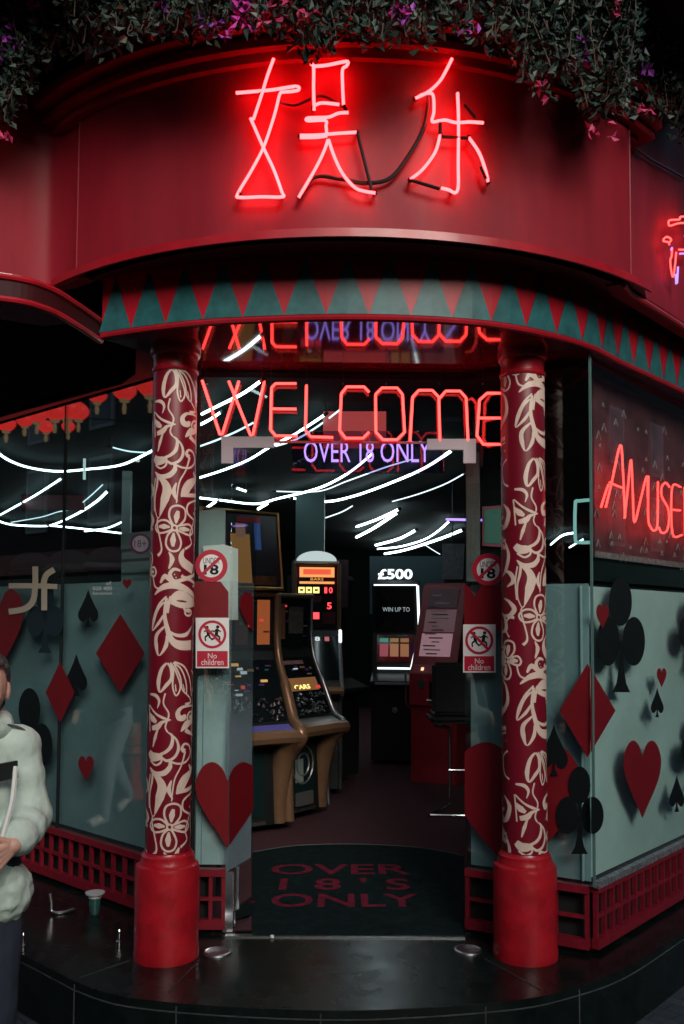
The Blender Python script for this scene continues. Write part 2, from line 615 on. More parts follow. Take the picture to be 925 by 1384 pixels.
b.build('cornice', DRUMRED, bld, smooth=True)
b = MB()
core = [V((-6.8, 10.2, 0)), V((-1.35, 4.95, 0)), V((-.9, 4.75, 0)), V((1.2, 4.7, 0)), V((1.6, 4.95, 0)), V((6.6, 10.6, 0)), V((6.6, 16.2, 0)), V((-6.8, 16.2, 0))]
b.slab(core, 3.10, 8.5)
b.build('upper_storey', BRICKDK, bld)
b = MB()
b.slab(arc(BR - .02, A0, A1, 20) + [V((1.5, 5, 0)), V((-1.4, 5, 0))], 4.0, 4.06)
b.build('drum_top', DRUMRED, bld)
for base, d, n in ((P0, DL, NL), (CR, DR, NR)):
    MB().bar(base + d * 3.0 - n * .05 + V((0, 0, 1.65)), base + d * 8 - n * .05 + V((0, 0, 1.65)), .1, 2.78).build('side_wall', mat('dark_render', (.03, .02, .022), .7), bld)
# low plinth behind the lattices
b = MB()
for base, d, n, l0, l1 in ((P0, DL, NL, .0, 8.0), (CR, DR, NR, .05, 8.0), (F0, DF, NF, .0, .6)):
    b.bar(base + d * l0 - n * .09 + V((0, 0, (ZF + ZG) / 2 - .01)), base + d * l1 - n * .09 + V((0, 0, (ZF + ZG) / 2 - .01)), .08, ZG - ZF - .02)
b.build('plinth', MATTE, bld)

# ================================================================== windows
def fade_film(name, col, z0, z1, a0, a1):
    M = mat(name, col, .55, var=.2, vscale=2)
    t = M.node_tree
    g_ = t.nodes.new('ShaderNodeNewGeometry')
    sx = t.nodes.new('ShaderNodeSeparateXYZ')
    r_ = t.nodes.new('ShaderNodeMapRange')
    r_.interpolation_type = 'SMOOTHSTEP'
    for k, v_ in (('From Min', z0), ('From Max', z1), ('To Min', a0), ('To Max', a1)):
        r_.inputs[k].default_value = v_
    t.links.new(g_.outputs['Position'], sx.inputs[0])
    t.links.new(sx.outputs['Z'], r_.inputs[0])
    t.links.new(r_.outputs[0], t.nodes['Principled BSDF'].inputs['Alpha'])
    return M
def card(kind, cx, cy, hw, hh):
    """closed outlines in a 2D frame, y down"""
    out = []
    def ell(x, y, a, b_, n=22):
        return [(cx + hw * (x + a * math.cos(2 * math.pi * i / n)), cy + hh * (y + b_ * math.sin(2 * math.pi * i / n))) for i in range(n)]
    def curve(P, closed=True):
        return [(cx + hw * p.x, cy + hh * p.y) for p in crom([V((x, y, 0)) for x, y in P], 5, closed)]
    stem = [(-.06, .1), (.06, .1), (.09, .55), (.2, .82), (.36, .97), (-.36, .97), (-.2, .82), (-.09, .55)]
    if kind == 'diamond':
        out.append([(cx, cy - hh), (cx + hw, cy), (cx, cy + hh), (cx - hw, cy)])
    elif kind == 'heart':
        half = [(0, -.55), (.18, -.86), (.48, -1.0), (.8, -.86), (.99, -.5), (.9, -.1), (.62, .3), (.3, .65)]
        R_ = crom([V((x, y, 0)) for x, y in half], 5)
        P = [(p.x, p.y) for p in R_] + [(0, 1)] + [(-p.x, p.y) for p in reversed(R_)][:-1]
        out.append([(cx + hw * x, cy + hh * y) for x, y in P])
    elif kind == 'spade':
        half = [(.28, -.58), (.66, -.15), (.97, .2), (.95, .52), (.62, .7), (.3, .6), (.08, .42)]
        R_ = crom([V((x, y, 0)) for x, y in half], 5)
        P = [(0, -1)] + [(p.x, p.y) for p in R_] + [(.1, .7), (.3, .98), (-.3, .98), (-.1, .7)] + [(-p.x, p.y) for p in reversed(R_)]
        out.append([(cx + hw * x, cy + hh * y) for x, y in P])
    elif kind == 'club':
        out += [ell(0, -.58, .46, .42), ell(-.52, .1, .46, .42), ell(.52, .1, .46, .42)]
        out.append([(cx + hw * x, cy + hh * y) for x, y in stem])
    return out
def put_symbol(parent, kind, fn, nrm, x0, y0, x1, y1, m_, clip=None):
    mb = MB()
    for q, poly in enumerate(card(kind, (x0 + x1) / 2, (y0 + y1) / 2, (x1 - x0) / 2, (y1 - y0) / 2)):
        for c_ in clip or ():
            poly = clipx(poly, *c_) if len(poly) > 2 else poly
        if len(poly) > 2:
            mb.plate([fn(x, y) for x, y in poly], nrm, .0012, back=.0012 * q + .0005)
    if mb.v:
        mb.build(kind, m_, parent)
def pane(mb, a, bq, z0, z1, th, n, d=0., mi=0):
    a, bq = V((a.x, a.y, 0)), V((bq.x, bq.y, 0))
    mb.bar(a + n * (d - th / 2) + V((0, 0, (z0 + z1) / 2)), bq + n * (d - th / 2) + V((0, 0, (z0 + z1) / 2)), th, z1 - z0, mi)
FB = -.075     # film sits behind the glass
wL = thing('shop_window', P0 + DL * 1.5, 'left shop window of frosted glass with card suit symbols and red lantern reflections', 'window')
b = MB(); pane(b, P0 + DL * .02, P0 + DL * 3.0, ZG, ZS, .008, NL); b.build('pane', GLASS, wL)
b = MB(); pane(b, P0 + DL * .02, P0 + DL * 3.0, ZG, 1.985, .003, NL, FB); b.build('frosted_film', FILM, wL)
b = MB()
for l in (.01, 1.25, 2.99):
    p = P0 + DL * l - NL * .008
    b.bar(p + V((0, 0, ZG)), p + V((0, 0, ZS)), .012, .016, 0, NL)
b.build('frame', MATTE, wL)
SL = [('spade', 106, 797, 133, 848, SYMK), ('diamond', 130, 830, 196, 936, SYMR), ('spade', 89, 884, 118, 942, SYMK), ('diamond', 62, 895, 101, 977, SYMR),
      ('club', 36, 786, 87, 884, mat('slate_vinyl', (.012, .026, .034), .35)), ('club', 8, 930, 72, 1070, SYMK), ('heart', 106, 1022, 127, 1056, SYMR),
      ('heart', -32, 796, 32, 905, SYMR), ('heart', 166, 783, 178, 796, SYMR)]
for i, (k_, x0, y0, x1, y1, m_) in enumerate(SL):
    put_symbol(wL, k_, lambda x, y, i=i: onL(x, y, .001 + i * .0022), NL, x0, y0, x1, y1, m_)

wF = thing('shop_window', F0 + DF * .3, 'narrow frosted shop window with a big red heart, between doorway and glass corner', 'window')
b = MB(); pane(b, F0 + DF * .0, CR, ZG, ZS, .008, NF); b.build('pane', GLASS, wF)
b = MB(); pane(b, F0 + DF * .0, CR - DF * .03, ZG, 1.96, .003, NF, FB); b.build('frosted_film', FILM, wF)
for i, a in enumerate([('heart', 612, 1003, 786, 1190, SYMR), ('heart', 590, 690, 692, 848, SYMR), ('spade', 730, 980, 768, 1050, SYMK), ('diamond', 757, 897, 832, 1024, SYMR), ('club', 752, 1036, 816, 1156, SYMK)]):
    if i == 1:      # red block above the sign: flat-topped vinyl
        q = MB(); q.plate([onF(x, y, .001) for x, y in ((628, 792), (634, 792), (642, 806), (651, 792), (690, 792), (690, 852), (628, 852))], NF, .0012); q.build('red_block', SYMR, wF); continue
    put_symbol(wF, a[0], lambda x, y, i=i: onF(x, y, .001 + i * .0022), NF, *a[1:], clip=[(798, True), (628.5, False)])
wR = thing('shop_window', CR + DR * 1.5, 'right shop window of pale frosted glass with a black club and a dark red heart', 'window')
b = MB(); pane(b, CR + DR * .004, CR + DR * 3.0, ZG, ZS, .008, NR); b.build('pane', CLEAR, wR)
b = MB(); pane(b, CR + DR * .04, CR + DR * 3.0, ZG, 1.95, .003, NR, FB); b.build('frosted_film', mat('pale_frosted_film', (.64, .82, .80), .55, var=.16, vscale=1.8, alpha=.9), wR)
SR = [('club', 806, 780, 872, 938, SYMK), ('diamond', 757, 897, 832, 1024, SYMR), ('heart', 843, 1001, 894, 1106, SYMR), ('heart', 888, 903, 901, 929, SYMR), ('spade', 880, 930, 897, 970, SYMK),
      ('spade', 905, 1048, 925, 1098, SYMK), ('club', 752, 1036, 816, 1156, SYMK), ('heart', 806, 817, 823, 850, SYMR), ('club', 917, 800, 965, 900, SYMK), ('club', 920, 960, 975, 1060, SYMK)]
for i, (k_, x0, y0, x1, y1, m_) in enumerate(SR):
    put_symbol(wR, k_, lambda x, y, i=i: onR(x, y, .001 + i * .0022), NR, x0, y0, x1, y1, m_, clip=[(798.5, False)] if x0 < 798 else None)
b = MB()
b.bar(CR + NR * .004 + NF * .004 + V((0, 0, ZG)), CR + NR * .004 + NF * .004 + V((0, 0, ZS)), .010, .010, 0, NR)
b.bar(CR + DR * 2.99 + V((0, 0, ZG)), CR + DR * 2.99 + V((0, 0, ZS)), .02, .02, 0, NR)
b.build('corner_bead', mat('teal_glass_edge', (.10, .20, .19), .2), wR)
b = MB(); b.bar(CR + NR * .012 + V((0, 0, ZG + .008)), CR + DR * 3 + NR * .012 + V((0, 0, ZG + .008)), .03, .03)
b.build('sill', mat('worn_metal_sill', (.45, .47, .5), .5, .6, bump=.6, bscale=60, col2=(.08, .08, .09), vscale=45), wR)

# sidelight and transom round the doorway
DLW = P0 + V((.17, 0, 0))
sl_ = thing('sidelight', P0 + V((.085, 0, 0)), 'narrow glass sidelight just right of the left column with half a red heart', 'window')
b = MB(); pane(b, P0 + V((.004, 0, 0)), DLW, ZG, ZS, .008, ND); b.build('pane', CLEAR, sl_)
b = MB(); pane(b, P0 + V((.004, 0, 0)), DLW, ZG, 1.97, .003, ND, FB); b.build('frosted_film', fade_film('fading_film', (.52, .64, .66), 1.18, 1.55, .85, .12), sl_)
put_symbol(sl_, 'heart', lambda x, y: onD(x, y, .001), ND, 264, 1030, 352, 1146, SYMR, clip=[(309, True)])
q = MB(); q.plate([onD(x, y, .001) for x, y in ((258, 786), (298, 786), (309, 800), (309, 842), (258, 842))], ND, .0012); q.build('red_block', SYMR, sl_)
zt = onD(462, 596).z
tr = thing('transom', (-.05, 4.49, zt), 'clear glass transom over the doorway behind the WELCOME neon', 'window')
b = MB(); pane(b, DLW, V((.61, 4.49, 0)), zt, ZS, .008, ND); b.build('pane', CLEAR, tr)
b = MB(); b.box((DLW.x, 4.485, zt - .012), (.61, 4.497, zt - .001)); b.build('edge_strip', SYMR, tr)
for px in ((300, 371, 591, 606, 300, 316, 627), (577, 643, 594, 609, 626, 643, 627)):
    mb = MB()
    x0, x1, y0, y1, xa, xb, y2 = px
    mb.plate([hy(x, y, 4.470) for x, y in ((x0, y0), (x1, y0), (x1, y1), (xb if x0 == xa else x1, y1), (xb, y2), (xa, y2), (xa, y1), (x0, y1))] if x0 == xa else
             [hy(x, y, 4.470) for x, y in ((x0, y0), (x1, y0), (x1, y2), (xa, y2), (xa, y1), (x0, y1))], V((0, -1, 0)), .02)
    mb.build('patch_fitting', mat('satin_pink_metal', (.34, .29, .32), .55, .4), tr, bevel=.002)

# open glass door leaf
door = thing('glass_door', (DLW.x, 4.50, ZF), 'open frosted glass door leaf with half a red heart and a chrome pivot post', 'door')
e = hy(343, 1000, 4.78)
dv = V((e.x - DLW.x, e.y - 4.50, 0)); dv.normalize()
dn = V((dv.y, -dv.x, 0))
if dn.dot(V((0, -1, 0))) < 0: dn = -dn
dp = V((DLW.x + .006, 4.505, 0))
onE = lambda x, y, d=0.: hp(x, y, dp + dn * d, dn)
le = (e - dp).xy.length
b = MB(); pane(b, dp, dp + dv * le, ZG - .02, zt - .02, .008, dn); b.build('pane', CLEAR, door)
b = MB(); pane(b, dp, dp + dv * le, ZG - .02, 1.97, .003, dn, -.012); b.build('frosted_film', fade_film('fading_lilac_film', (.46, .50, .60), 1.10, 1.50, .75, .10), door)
put_symbol(door, 'heart', lambda x, y: onE(x, y, .001), dn, 264, 1030, 352, 1146, SYMR, clip=[(310.5, False), (342, True)])
put_symbol(door, 'heart', lambda x, y: onE(x, y, .0035), dn, 324, 800, 362, 856, SYMR, clip=[(342, True)])
b = MB(); b.bar(dp + V((0, 0, ZF + .005)), dp + V((0, 0, ZG - .02)), .05, .035, 0, ND); b.bar(dp + dv * .05 + V((0, 0, ZF + .05)), dp + dv * le + V((0, 0, ZF + .05)), .03, .08)
b.bar(dp + dv * .10 + V((0, 0, ZF + .005)), dp + dv * .10 + V((0, 0, ZG - .02)), .022, .03, 0, ND)
b.build('pivot_post', CHROME, door, bevel=.004)
b = MB(); b.box((DLW.x, 4.44, ZF + .0005), (.60, 4.475, ZF + .006)); struct(b.build('threshold_strip', BRUSHED))

# ================================================================== lattices under the windows
def lattice(label, base, d, n, l0, l1, step):
    r_ = thing('lattice_panel', base + d * ((l0 + l1) / 2), label, 'lattice', 'red lattice panels below the windows')
    o = n * -.005
    for nm, z, h, w in (('top_rail', ZG - .018, .034, .04), ('middle_rail', (ZF + ZG) / 2 + .01, .016, .016), ('bottom_rail', ZF + .045, .045, .035)):
        mb = MB(); mb.bar(base + d * l0 + o + V((0, 0, z)), base + d * l1 + o + V((0, 0, z)), w, h); mb.build(nm, LATT, r_)
    mb = MB()
    k = max(2, round((l1 - l0) / step))
    for i in range(k + 1):
        p = base + d * (l0 + .01 + (l1 - l0 - .02) * i / k) + o
        mb.bar(p + V((0, 0, ZF + .066)), p + V((0, 0, ZG - .034)), .02, .018, 0, d)
    mb.build('bars', LATT, r_)
lattice('maroon lattice panel under the left shop window behind the left column', P0, DL, NL, .03, 3.0, .105)
lattice('short red lattice of two squares between the left column and the open door', P0, V((1, 0, 0)), ND, .02, .165, .13)
lattice('red lattice panel partly behind the right column base and ending at the glass corner', F0, DF, NF, .0, .60, .15)
lattice('maroon lattice panel under the right shop window running back from the corner', CR, DR, NR, .02, 3.0, .088)

# ================================================================== columns
XC = lambda y: 237 - (y - 495) * (11 / 660)
def c1(x, y):
    X, Y = 190 + x / 3.954, 480 + y / 3.954
    return (math.asin(max(-1, min(1, (X - XC(Y)) / 30.5))), Y)
def c2(x, y):
    X, Y = 185 + x / 3.744, 810 + y / 3.74
    return (math.asin(max(-1, min(1, (X - XC(Y)) / 30.5))), Y)
STROKES = []
def st(P, w, cv=c1, closed=False):
    STROKES.append(([cv(*p) for p in P], w, closed))
circ = lambda x, y, r_, n=10: [(x + r_ * math.cos(i * 2 * math.pi / n), y + r_ * math.sin(i * 2 * math.pi / n)) for i in range(n)]
# flowers
def flower(cx, cy, cv=c1, s_=1.):
    q = lambda P: [(cx + a * s_, cy + b_ * s_) for a, b_ in P]
    st(q([(-4, -8), (-28, -62), (-18, -107), (20, -120), (55, -102), (56, -52), (25, -12)]), 9, cv)
    st(q([(-6, -6), (-40, -38), (-80, -38), (-100, -8), (-85, 24), (-50, 24), (-6, 6)]), 9, cv)
    st(q([(6, -6), (45, -18), (80, -22), (98, 8), (82, 34), (45, 24), (6, 7)]), 9, cv)
    st(q([(-3, 8), (-35, 38), (-45, 88), (-20, 122), (20, 118), (35, 78), (20, 33), (3, 9)]), 9, cv)
    st(q([(8, -24), (12, -60), (20, -92)]), [6, 26, 12], cv)
    st(q([(-24, -4), (-55, -7), (-82, -8)]), [6, 24, 8], cv)
    st(q([(24, 2), (50, 4), (80, 6)]), [6, 22, 8], cv)
    st(q([(-4, 26), (-8, 65), (-8, 100)]), [6, 26, 10], cv)
    st(q(circ(0, 0, 14)), 8, cv, True)
flower(180, 932)
UNR = lambda x, y: (-1.52 + x / 112, 480 + (1160 + y) / 3.954)
flower(0, 0, UNR, .85)
st([(60, 20), (75, 80), (110, 95), (140, 70)], 8, UNR)
st([(-20, -330), (20, -310), (50, -270), (20, -235), (-15, -240)], [6, 14, 24, 20, 6], UNR)
st([(-10, -480), (30, -460), (45, -420), (5, -390)], [6, 20, 22, 4], UNR)
st([(20, -120), (-10, -170), (15, -220), (50, -225)], [8, 8, 8, 14], UNR)
# crescent with dots and scallops
st([(170, 440), (195, 462), (188, 512), (160, 542), (128, 556)], [3, 12, 16, 14, 10])
st([(170, 440), (214, 478), (226, 528), (206, 570), (166, 588), (138, 570)], [3, 9, 14, 12, 12, 8])
st([(74, 548), (92, 570), (120, 568), (140, 556)], [26, 40, 34, 12])
st([(80, 590), (105, 612), (132, 600), (140, 575)], 9)
st([(78, 628), (105, 655), (150, 652), (182, 620), (180, 588)], [6, 18, 24, 20, 8])
st([(178, 590), (222, 606), (265, 600), (288, 562), (282, 520), (258, 506), (244, 530), (260, 545)], [8, 9, 9, 9, 9, 10, 16, 20])
# leaf under it
st([(84, 642), (120, 680), (140, 725), (128, 780), (102, 872)], [10, 26, 40, 40, 2])
st([(92, 650), (88, 700), (78, 760), (78, 830), (92, 884)], [10, 12, 8, 6, 4])
st([(128, 690), (155, 735), (140, 780)], [6, 22, 6])
st([(80, 660), (72, 740), (74, 840)], 7)
# right leaf, loop, comma
st([(302, 640), (262, 690), (236, 735), (214, 764)], [10, 44, 40, 3])
st([(300, 742), (255, 752), (216, 762)], [20, 16, 3])
st([(298, 765), (256, 796), (250, 850), (284, 882)], 9)
st([(294, 808), (282, 848)], [12, 16])
st([(298, 310), (252, 310), (224, 336), (230, 366), (254, 368), (258, 350)], [6, 12, 20, 26, 24, 14])
st([(298, 392), (268, 405), (238, 440)], [16, 34, 3])
st([(262, 432), (280, 448), (300, 474)], [20, 18, 8])
# flame leaf at the left
st([(78, 244), (108, 250), (126, 278), (116, 316)], [8, 16, 12, 3])
st([(76, 300), (106, 342), (148, 366), (188, 376)], [6, 9, 12, 2])
st([(188, 376), (142, 388), (118, 412), (88, 422)], [2, 14, 26, 18])
st([(76, 345), (92, 372), (112, 388)], [10, 28, 12])
st([(74, 300), (76, 360), (78, 440)], 7)
# seed-pod spray (ring leaf and loops)
def spray(cv, ox, oy):
    q = lambda P: [(x + ox, y + oy) for x, y in P]
    st(q([(165, 78), (138, 112), (122, 180), (130, 230), (165, 192), (190, 158), (188, 105), (168, 78)]), [8, 15, 20, 8, 16, 14, 14, 8], cv)
    st(q([(185, 75), (200, 122), (196, 200), (214, 250), (236, 205), (216, 132), (190, 82)]), 7, cv)
    st(q([(198, 76), (240, 110), (266, 180), (268, 240), (246, 215), (236, 152), (205, 86)]), 7, cv)
    st(q([(205, 72), (258, 100), (288, 175), (295, 258)]), 8, cv)
    st(q([(210, 190), (214, 228)]), [4, 12], cv)
    st(q([(250, 190), (258, 226)]), [4, 14], cv)
spray(c1, 0, 0)
# big curls and branch
st([(230, 1042), (216, 1080), (232, 1118), (276, 1150)], [6, 24, 40, 44])
st([(286, 1172), (235, 1202), (180, 1216), (156, 1180), (178, 1152), (212, 1160)], [14, 18, 16, 16, 14, 8])
st([(106, 1226), (130, 1190), (168, 1222)], [8, 22, 14])
st([(76, 1288), (125, 1246), (205, 1242), (284, 1296)], [4, 26, 30, 16])
st([(214, 1188), (250, 1200), (286, 1226)], [8, 16, 10])
for x, y in ((180, 1180), (188, 1196), (222, 1182)):
    st([(x - 3, y), (x + 3, y)], 6)
st([(160, 1318), (205, 1290), (262, 1310), (290, 1345)], [20, 44, 30, 16])
st([(290, 1296), (250, 1330), (232, 1362), (262, 1378)], [10, 14, 12, 12])
st([(160, 1296), (148, 1340), (140, 1384)], [10, 14, 16])
st([(138, 1296), (98, 1340), (78, 1384)], [8, 9, 8])
st([(150, 0), (140, 80), (152, 150), (175, 210), (218, 236), (272, 236)], [12, 15, 20, 26, 40, 44], c2)
st([(140, 20), (105, 55), (86, 110), (78, 164), (108, 128), (134, 88)], [6, 16, 18, 4, 14, 10], c2)
st([(148, 136), (100, 186), (98, 240), (112, 288), (146, 240), (152, 186)], [6, 18, 20, 4, 18, 10], c2)
st([(154, 162), (200, 186), (248, 182), (276, 140)], [8, 14, 18, 4], c2)
st(circ(258, 72, 16), 9, c2, True)
st([(172, 18), (228, 36), (284, 30)], [20, 26, 20], c2)
for P, w_ in (([(158, 236), (148, 290), (176, 345), (158, 410), (170, 440)], 7), ([(262, 545), (240, 620), (205, 690), (190, 800)], [12, 7, 7, 5]), ([(268, 242), (292, 285), (262, 300)], [6, 9, 14]),
              ([(284, 882), (262, 960), (270, 1010), (236, 1042)], [7, 8, 7, 12]), ([(102, 872), (88, 905), (112, 1040), (92, 1080)], [5, 7, 8, 14]), ([(150, 1060), (168, 1100), (150, 1150)], [4, 22, 6]),
              ([(120, 420), (104, 470), (92, 520)], [6, 16, 5]), ([(190, 690), (176, 740), (196, 790)], [5, 20, 4])):
    st(P, w_)
UNR2 = lambda x, y: (1.5 + x / 112, 480 + y / 3.954)
for P, w_ in (([(-40, 120), (0, 150), (10, 210), (-30, 230)], [6, 16, 24, 8]), ([(-30, 480), (10, 520), (20, 600), (-20, 650), (-50, 620)], [6, 14, 20, 22, 8]), ([(20, 860), (-20, 900), (-10, 980), (30, 1010)], 9),
              ([(-10, 1100), (30, 1150), (10, 1220), (-40, 1240)], [6, 22, 26, 6]), ([(0, 1300), (30, 1380), (10, 1460), (-30, 1500)], [6, 18, 20, 4]), ([(10, 300), (-20, 360), (14, 430)], [5, 24, 4])):
    st(P, w_, UNR2)
PER = 397.
def column(x, y, label, dth, dpx):
    r0_ = .101
    col = thing('red_column', (x, y, ZF), label, 'column', 'patterned red columns of the entrance')
    c = (x, y, 0)
    mb = MB(); mb.lathe([(.02, ZF), (.146, ZF), (.148, ZF + .03), (.144, ZF + .06), (.144, .655), (.140, .672), (.126, .680), (.124, .690), (.119, .70), (.119, .716), (.112, .722), (.108, .732), (.02, .732)], c); mb.build('pedestal', PEDRED, col, smooth=True)
    z0, z1 = .728, 2.93
    mb = MB(); mb.lathe([(.02, z0), (r0_, z0), (r0_, z1), (.02, z1)], c, 64); shaft = mb.build('shaft', SHAFT, col, smooth=True)
    mb = MB(); mb.lathe([(.02, 2.922), (.104, 2.922), (.108, 2.928), (.108, 2.938), (.101, 2.944), (.101, 2.985), (.104, 2.99), (.104, 3.0), (.112, 3.005), (.116, 3.015), (.116, ZS + .002), (.02, ZS + .002)], c); mb.build('capital', RED, col, smooth=True)
    mb = MB()
    eps = 0
    for half in (0, 1):
        for tile in range(-1, 4):
            for P, w, closed in STROKES:
                pts = [V((r0_ * t, CZ + (838 - (y_ + dpx + (tile - 1) * PER + half * PER * .5)) / 297., 0)) for t, y_ in P]
                if max(p.y for p in pts) < z0 or min(p.y for p in pts) > z1:
                    continue
                n = 5
                sm = crom(pts, n, closed)
                ww = []
                wl = w if isinstance(w, list) else [w] * len(pts)
                for i in range(len(sm)):
                    a = i / n
                    i0 = min(int(a), len(wl) - 1)
                    i1 = (i0 + 1) % len(wl) if closed else min(i0 + 1, len(wl) - 1)
                    ww.append((wl[i0] * (1 - a + int(a)) + wl[i1] * (a - int(a))) / 3.954 / 297. * .5 * 1.22)
                if closed:
                    sm.append(sm[0]); ww.append(ww[0])
                eps = (eps + 1) % 60
                rr = r0_ + .0006 + eps * .00002
                v, f = [], []
                for i in range(len(sm)):
                    d = sm[min(i + 1, len(sm) - 1)] - sm[max(i - 1, 0)]
                    if d.length < 1e-7:
                        d = V((1, 0, 0))
                    d.normalize()
                    nn = V((-d.y, d.x, 0)) * max(ww[i], .0012)
                    for s_ in (1, 0, -1):
                        p = sm[i] + nn * s_
                        a = p.x / r0_ + dth + half * math.pi
                        v.append((x + rr * math.sin(a), y - rr * math.cos(a), min(max(p.y, z0 + .008), z1 - .012)))
                for i in range(len(sm) - 1):
                    for k in (0, 1):
                        f.append((i * 3 + k, i * 3 + k + 1, i * 3 + k + 4, i * 3 + k + 3))
                mb.add(v, f)
    mb.build('floral_pattern', CREAM, shaft)
column(-.785, 4.20, 'red column with cream floral wrap beside the open door leaf, left of the doorway', .18, 0)
column(.845, 4.23, 'red column with cream floral wrap beside the glass corner, right of the doorway', .46, 117)

# ================================================================== neon
DARKTUBE = mat('unlit_neon_tube', (.012, .010, .012), .3)
cc = lambda ox, oy, s_: (lambda P: [(ox + x / s_, oy + y / s_) for x, y in P])
n1 = cc(290, 60, 2.372)
drumpt = lambda p, d=.05: hc(p[0], p[1], BC[0], BC[1], BR + d)
def neon_sign(name, label, lit, dark, cv, surf, base, rad, cat='neon sign', m_=None, group=None, smooth=True, posts=None):
    t = thing(name, base, label, cat, group)
    for P in lit:
        Q = [surf(p) for p in cv(P)]
        MB().tube(crom(Q, 5) if smooth else Q, rad, 8).build('neon_tube', m_ or NEON, t, smooth=True)
    if dark:
        for P in dark:
            MB().tube([surf(p) for p in cv(P)], rad * 1.1, 8).build('unlit_tube', DARKTUBE, t, smooth=True)
    if posts:
        for P in posts:
            for p in cv([P]):
                a = surf(p)
                w = hc(p[0], p[1], BC[0], BC[1], BR - .005)
                MB().tube([a, w], .006, 6).tube([a, a + (w - a) * .25], .011, 8).build('tube_clip', BLACK, t)
    return t
lines = lambda *a: list(a)
yu = [[(190, 45), (170, 100), (150, 165), (140, 195), (125, 240)],
      [(70, 155), (130, 150), (185, 145), (230, 138), (266, 134), (270, 145), (248, 150), (222, 152), (210, 158), (198, 205), (185, 250), (157, 330), (118, 405), (75, 478), (82, 490), (150, 488), (218, 488), (216, 472), (190, 400), (157, 330), (116, 236)],
      [(308, 62), (318, 72), (318, 140), (320, 210)], [(314, 70), (360, 66), (424, 54), (424, 68), (411, 80), (411, 130), (414, 192)], [(320, 196), (345, 187), (400, 192)],
      [(430, 218), (398, 220), (368, 232), (330, 234), (298, 236), (300, 244), (355, 243), (358, 262), (360, 282)], [(275, 291), (330, 290), (390, 285), (456, 281)], [(275, 298), (330, 297), (362, 292)],
      [(364, 305), (350, 345), (320, 405), (270, 490)], [(366, 305), (385, 360), (412, 415), (450, 458), (480, 470), (516, 476)]]
neon_sign('neon_character', 'left red neon Chinese character with a triangle foot and a square box', yu, [[(458, 282), (505, 470)], [(414, 195), (424, 215)]], n1, drumpt, drumpt((410, 265)) , .0062,
          posts=[(150, 160), (266, 138), (80, 482), (216, 486), (424, 56), (318, 205), (275, 294), (456, 282), (272, 488), (514, 476)])
le_ = [[(762, 45), (742, 85), (722, 118), (688, 150), (645, 172)], [(660, 163), (688, 155), (702, 165), (704, 215), (698, 246), (722, 244), (742, 242), (775, 250), (820, 248), (862, 251)],
       [(780, 155), (783, 250), (782, 380), (782, 455), (772, 475), (752, 466), (728, 460)], [(724, 290), (708, 345), (668, 400), (628, 432)], [(816, 298), (848, 345), (868, 398), (878, 440)]]
neon_sign('neon_character', 'right red neon Chinese character with one long upright and spread legs', le_, [[(628, 434), (722, 463)], [(725, 295), (814, 300)], [(802, 192), (838, 236)], [(855, 392), (872, 432)], [(724, 250), (724, 290)]], n1, drumpt, drumpt((610, 265)), .0062,
          posts=[(645, 172), (860, 250), (628, 434), (780, 158), (878, 440), (724, 292), (816, 298), (760, 472)])
mb = MB()
mb.tube(crom([drumpt(p, .02) for p in n1([(205, 182), (260, 194), (335, 165), (385, 182), (410, 200)])], 8), .006, 8)
mb.tube(crom([drumpt(p, .03) for p in n1([(272, 488), (320, 425), (400, 430), (480, 444), (560, 430), (620, 360), (672, 265), (690, 160)])], 8), .0085, 8)
tag(mb.build('cable', BLACK, smooth=True), 'black cable looping between the two neon characters on the red drum', 'cable')

# WELCOME
WY = 4.455
n4 = cc(250, 420, 2.0556)
wsurf = lambda p: hy(p[0], p[1], WY)
wel = thing('welcome_sign', (0, WY, 2.66), 'red neon tube sign reading WELCOME across the top of the doorway', 'neon sign')
LET = [[[(48, 193), (97, 343), (104, 343), (150, 195)], [(122, 195), (182, 345), (189, 345), (221, 195)]],
       [[(310, 202), (252, 202), (241, 214), (238, 330), (252, 347), (313, 348)], [(240, 272), (310, 273)]],
       [[(338, 206), (335, 332), (350, 350), (412, 352)]],
       [[(512, 226), (498, 211), (450, 211), (435, 230), (430, 332), (447, 354), (495, 354), (512, 337)]],
       [[(530, 232), (548, 214), (590, 214), (605, 232), (611, 337), (590, 358), (550, 358), (531, 337), (530, 232)]],
       [[(626, 362), (633, 240), (650, 221), (688, 221), (706, 240), (709, 362)], [(707, 244), (725, 223), (765, 223), (782, 242), (787, 362)]],
       [[(884, 229), (840, 229), (819, 248), (812, 347), (830, 371), (888, 371)], [(815, 298), (886, 298)]]]
for L_ in LET:
    mb = MB()
    for P in L_:
        Q = [wsurf(p) for p in n4(P)]
        # soften the bends
        S_ = [Q[0]]
        for i in range(1, len(Q) - 1):
            S_ += [Q[i].lerp(Q[i - 1], .12), Q[i], Q[i].lerp(Q[i + 1], .12)] if (Q[i] - Q[i - 1]).length > .02 else [Q[i]]
        S_.append(Q[-1])
        mb.tube(S_, .0064, 8)
    mb.build('neon_letter', NEONW, wel, smooth=True)
for x in (60, 240, 338, 440, 560, 710, 830):
    p = wsurf(n4([(x, 200)])[0])
    MB().tube([p, V((p.x, 4.48, p.z))], .004, 6).tube([V((p.x, WY + .008, p.z)), V((p.x, WY + .008, ZS))], .0012, 5).build('mount', BLACK, wel)

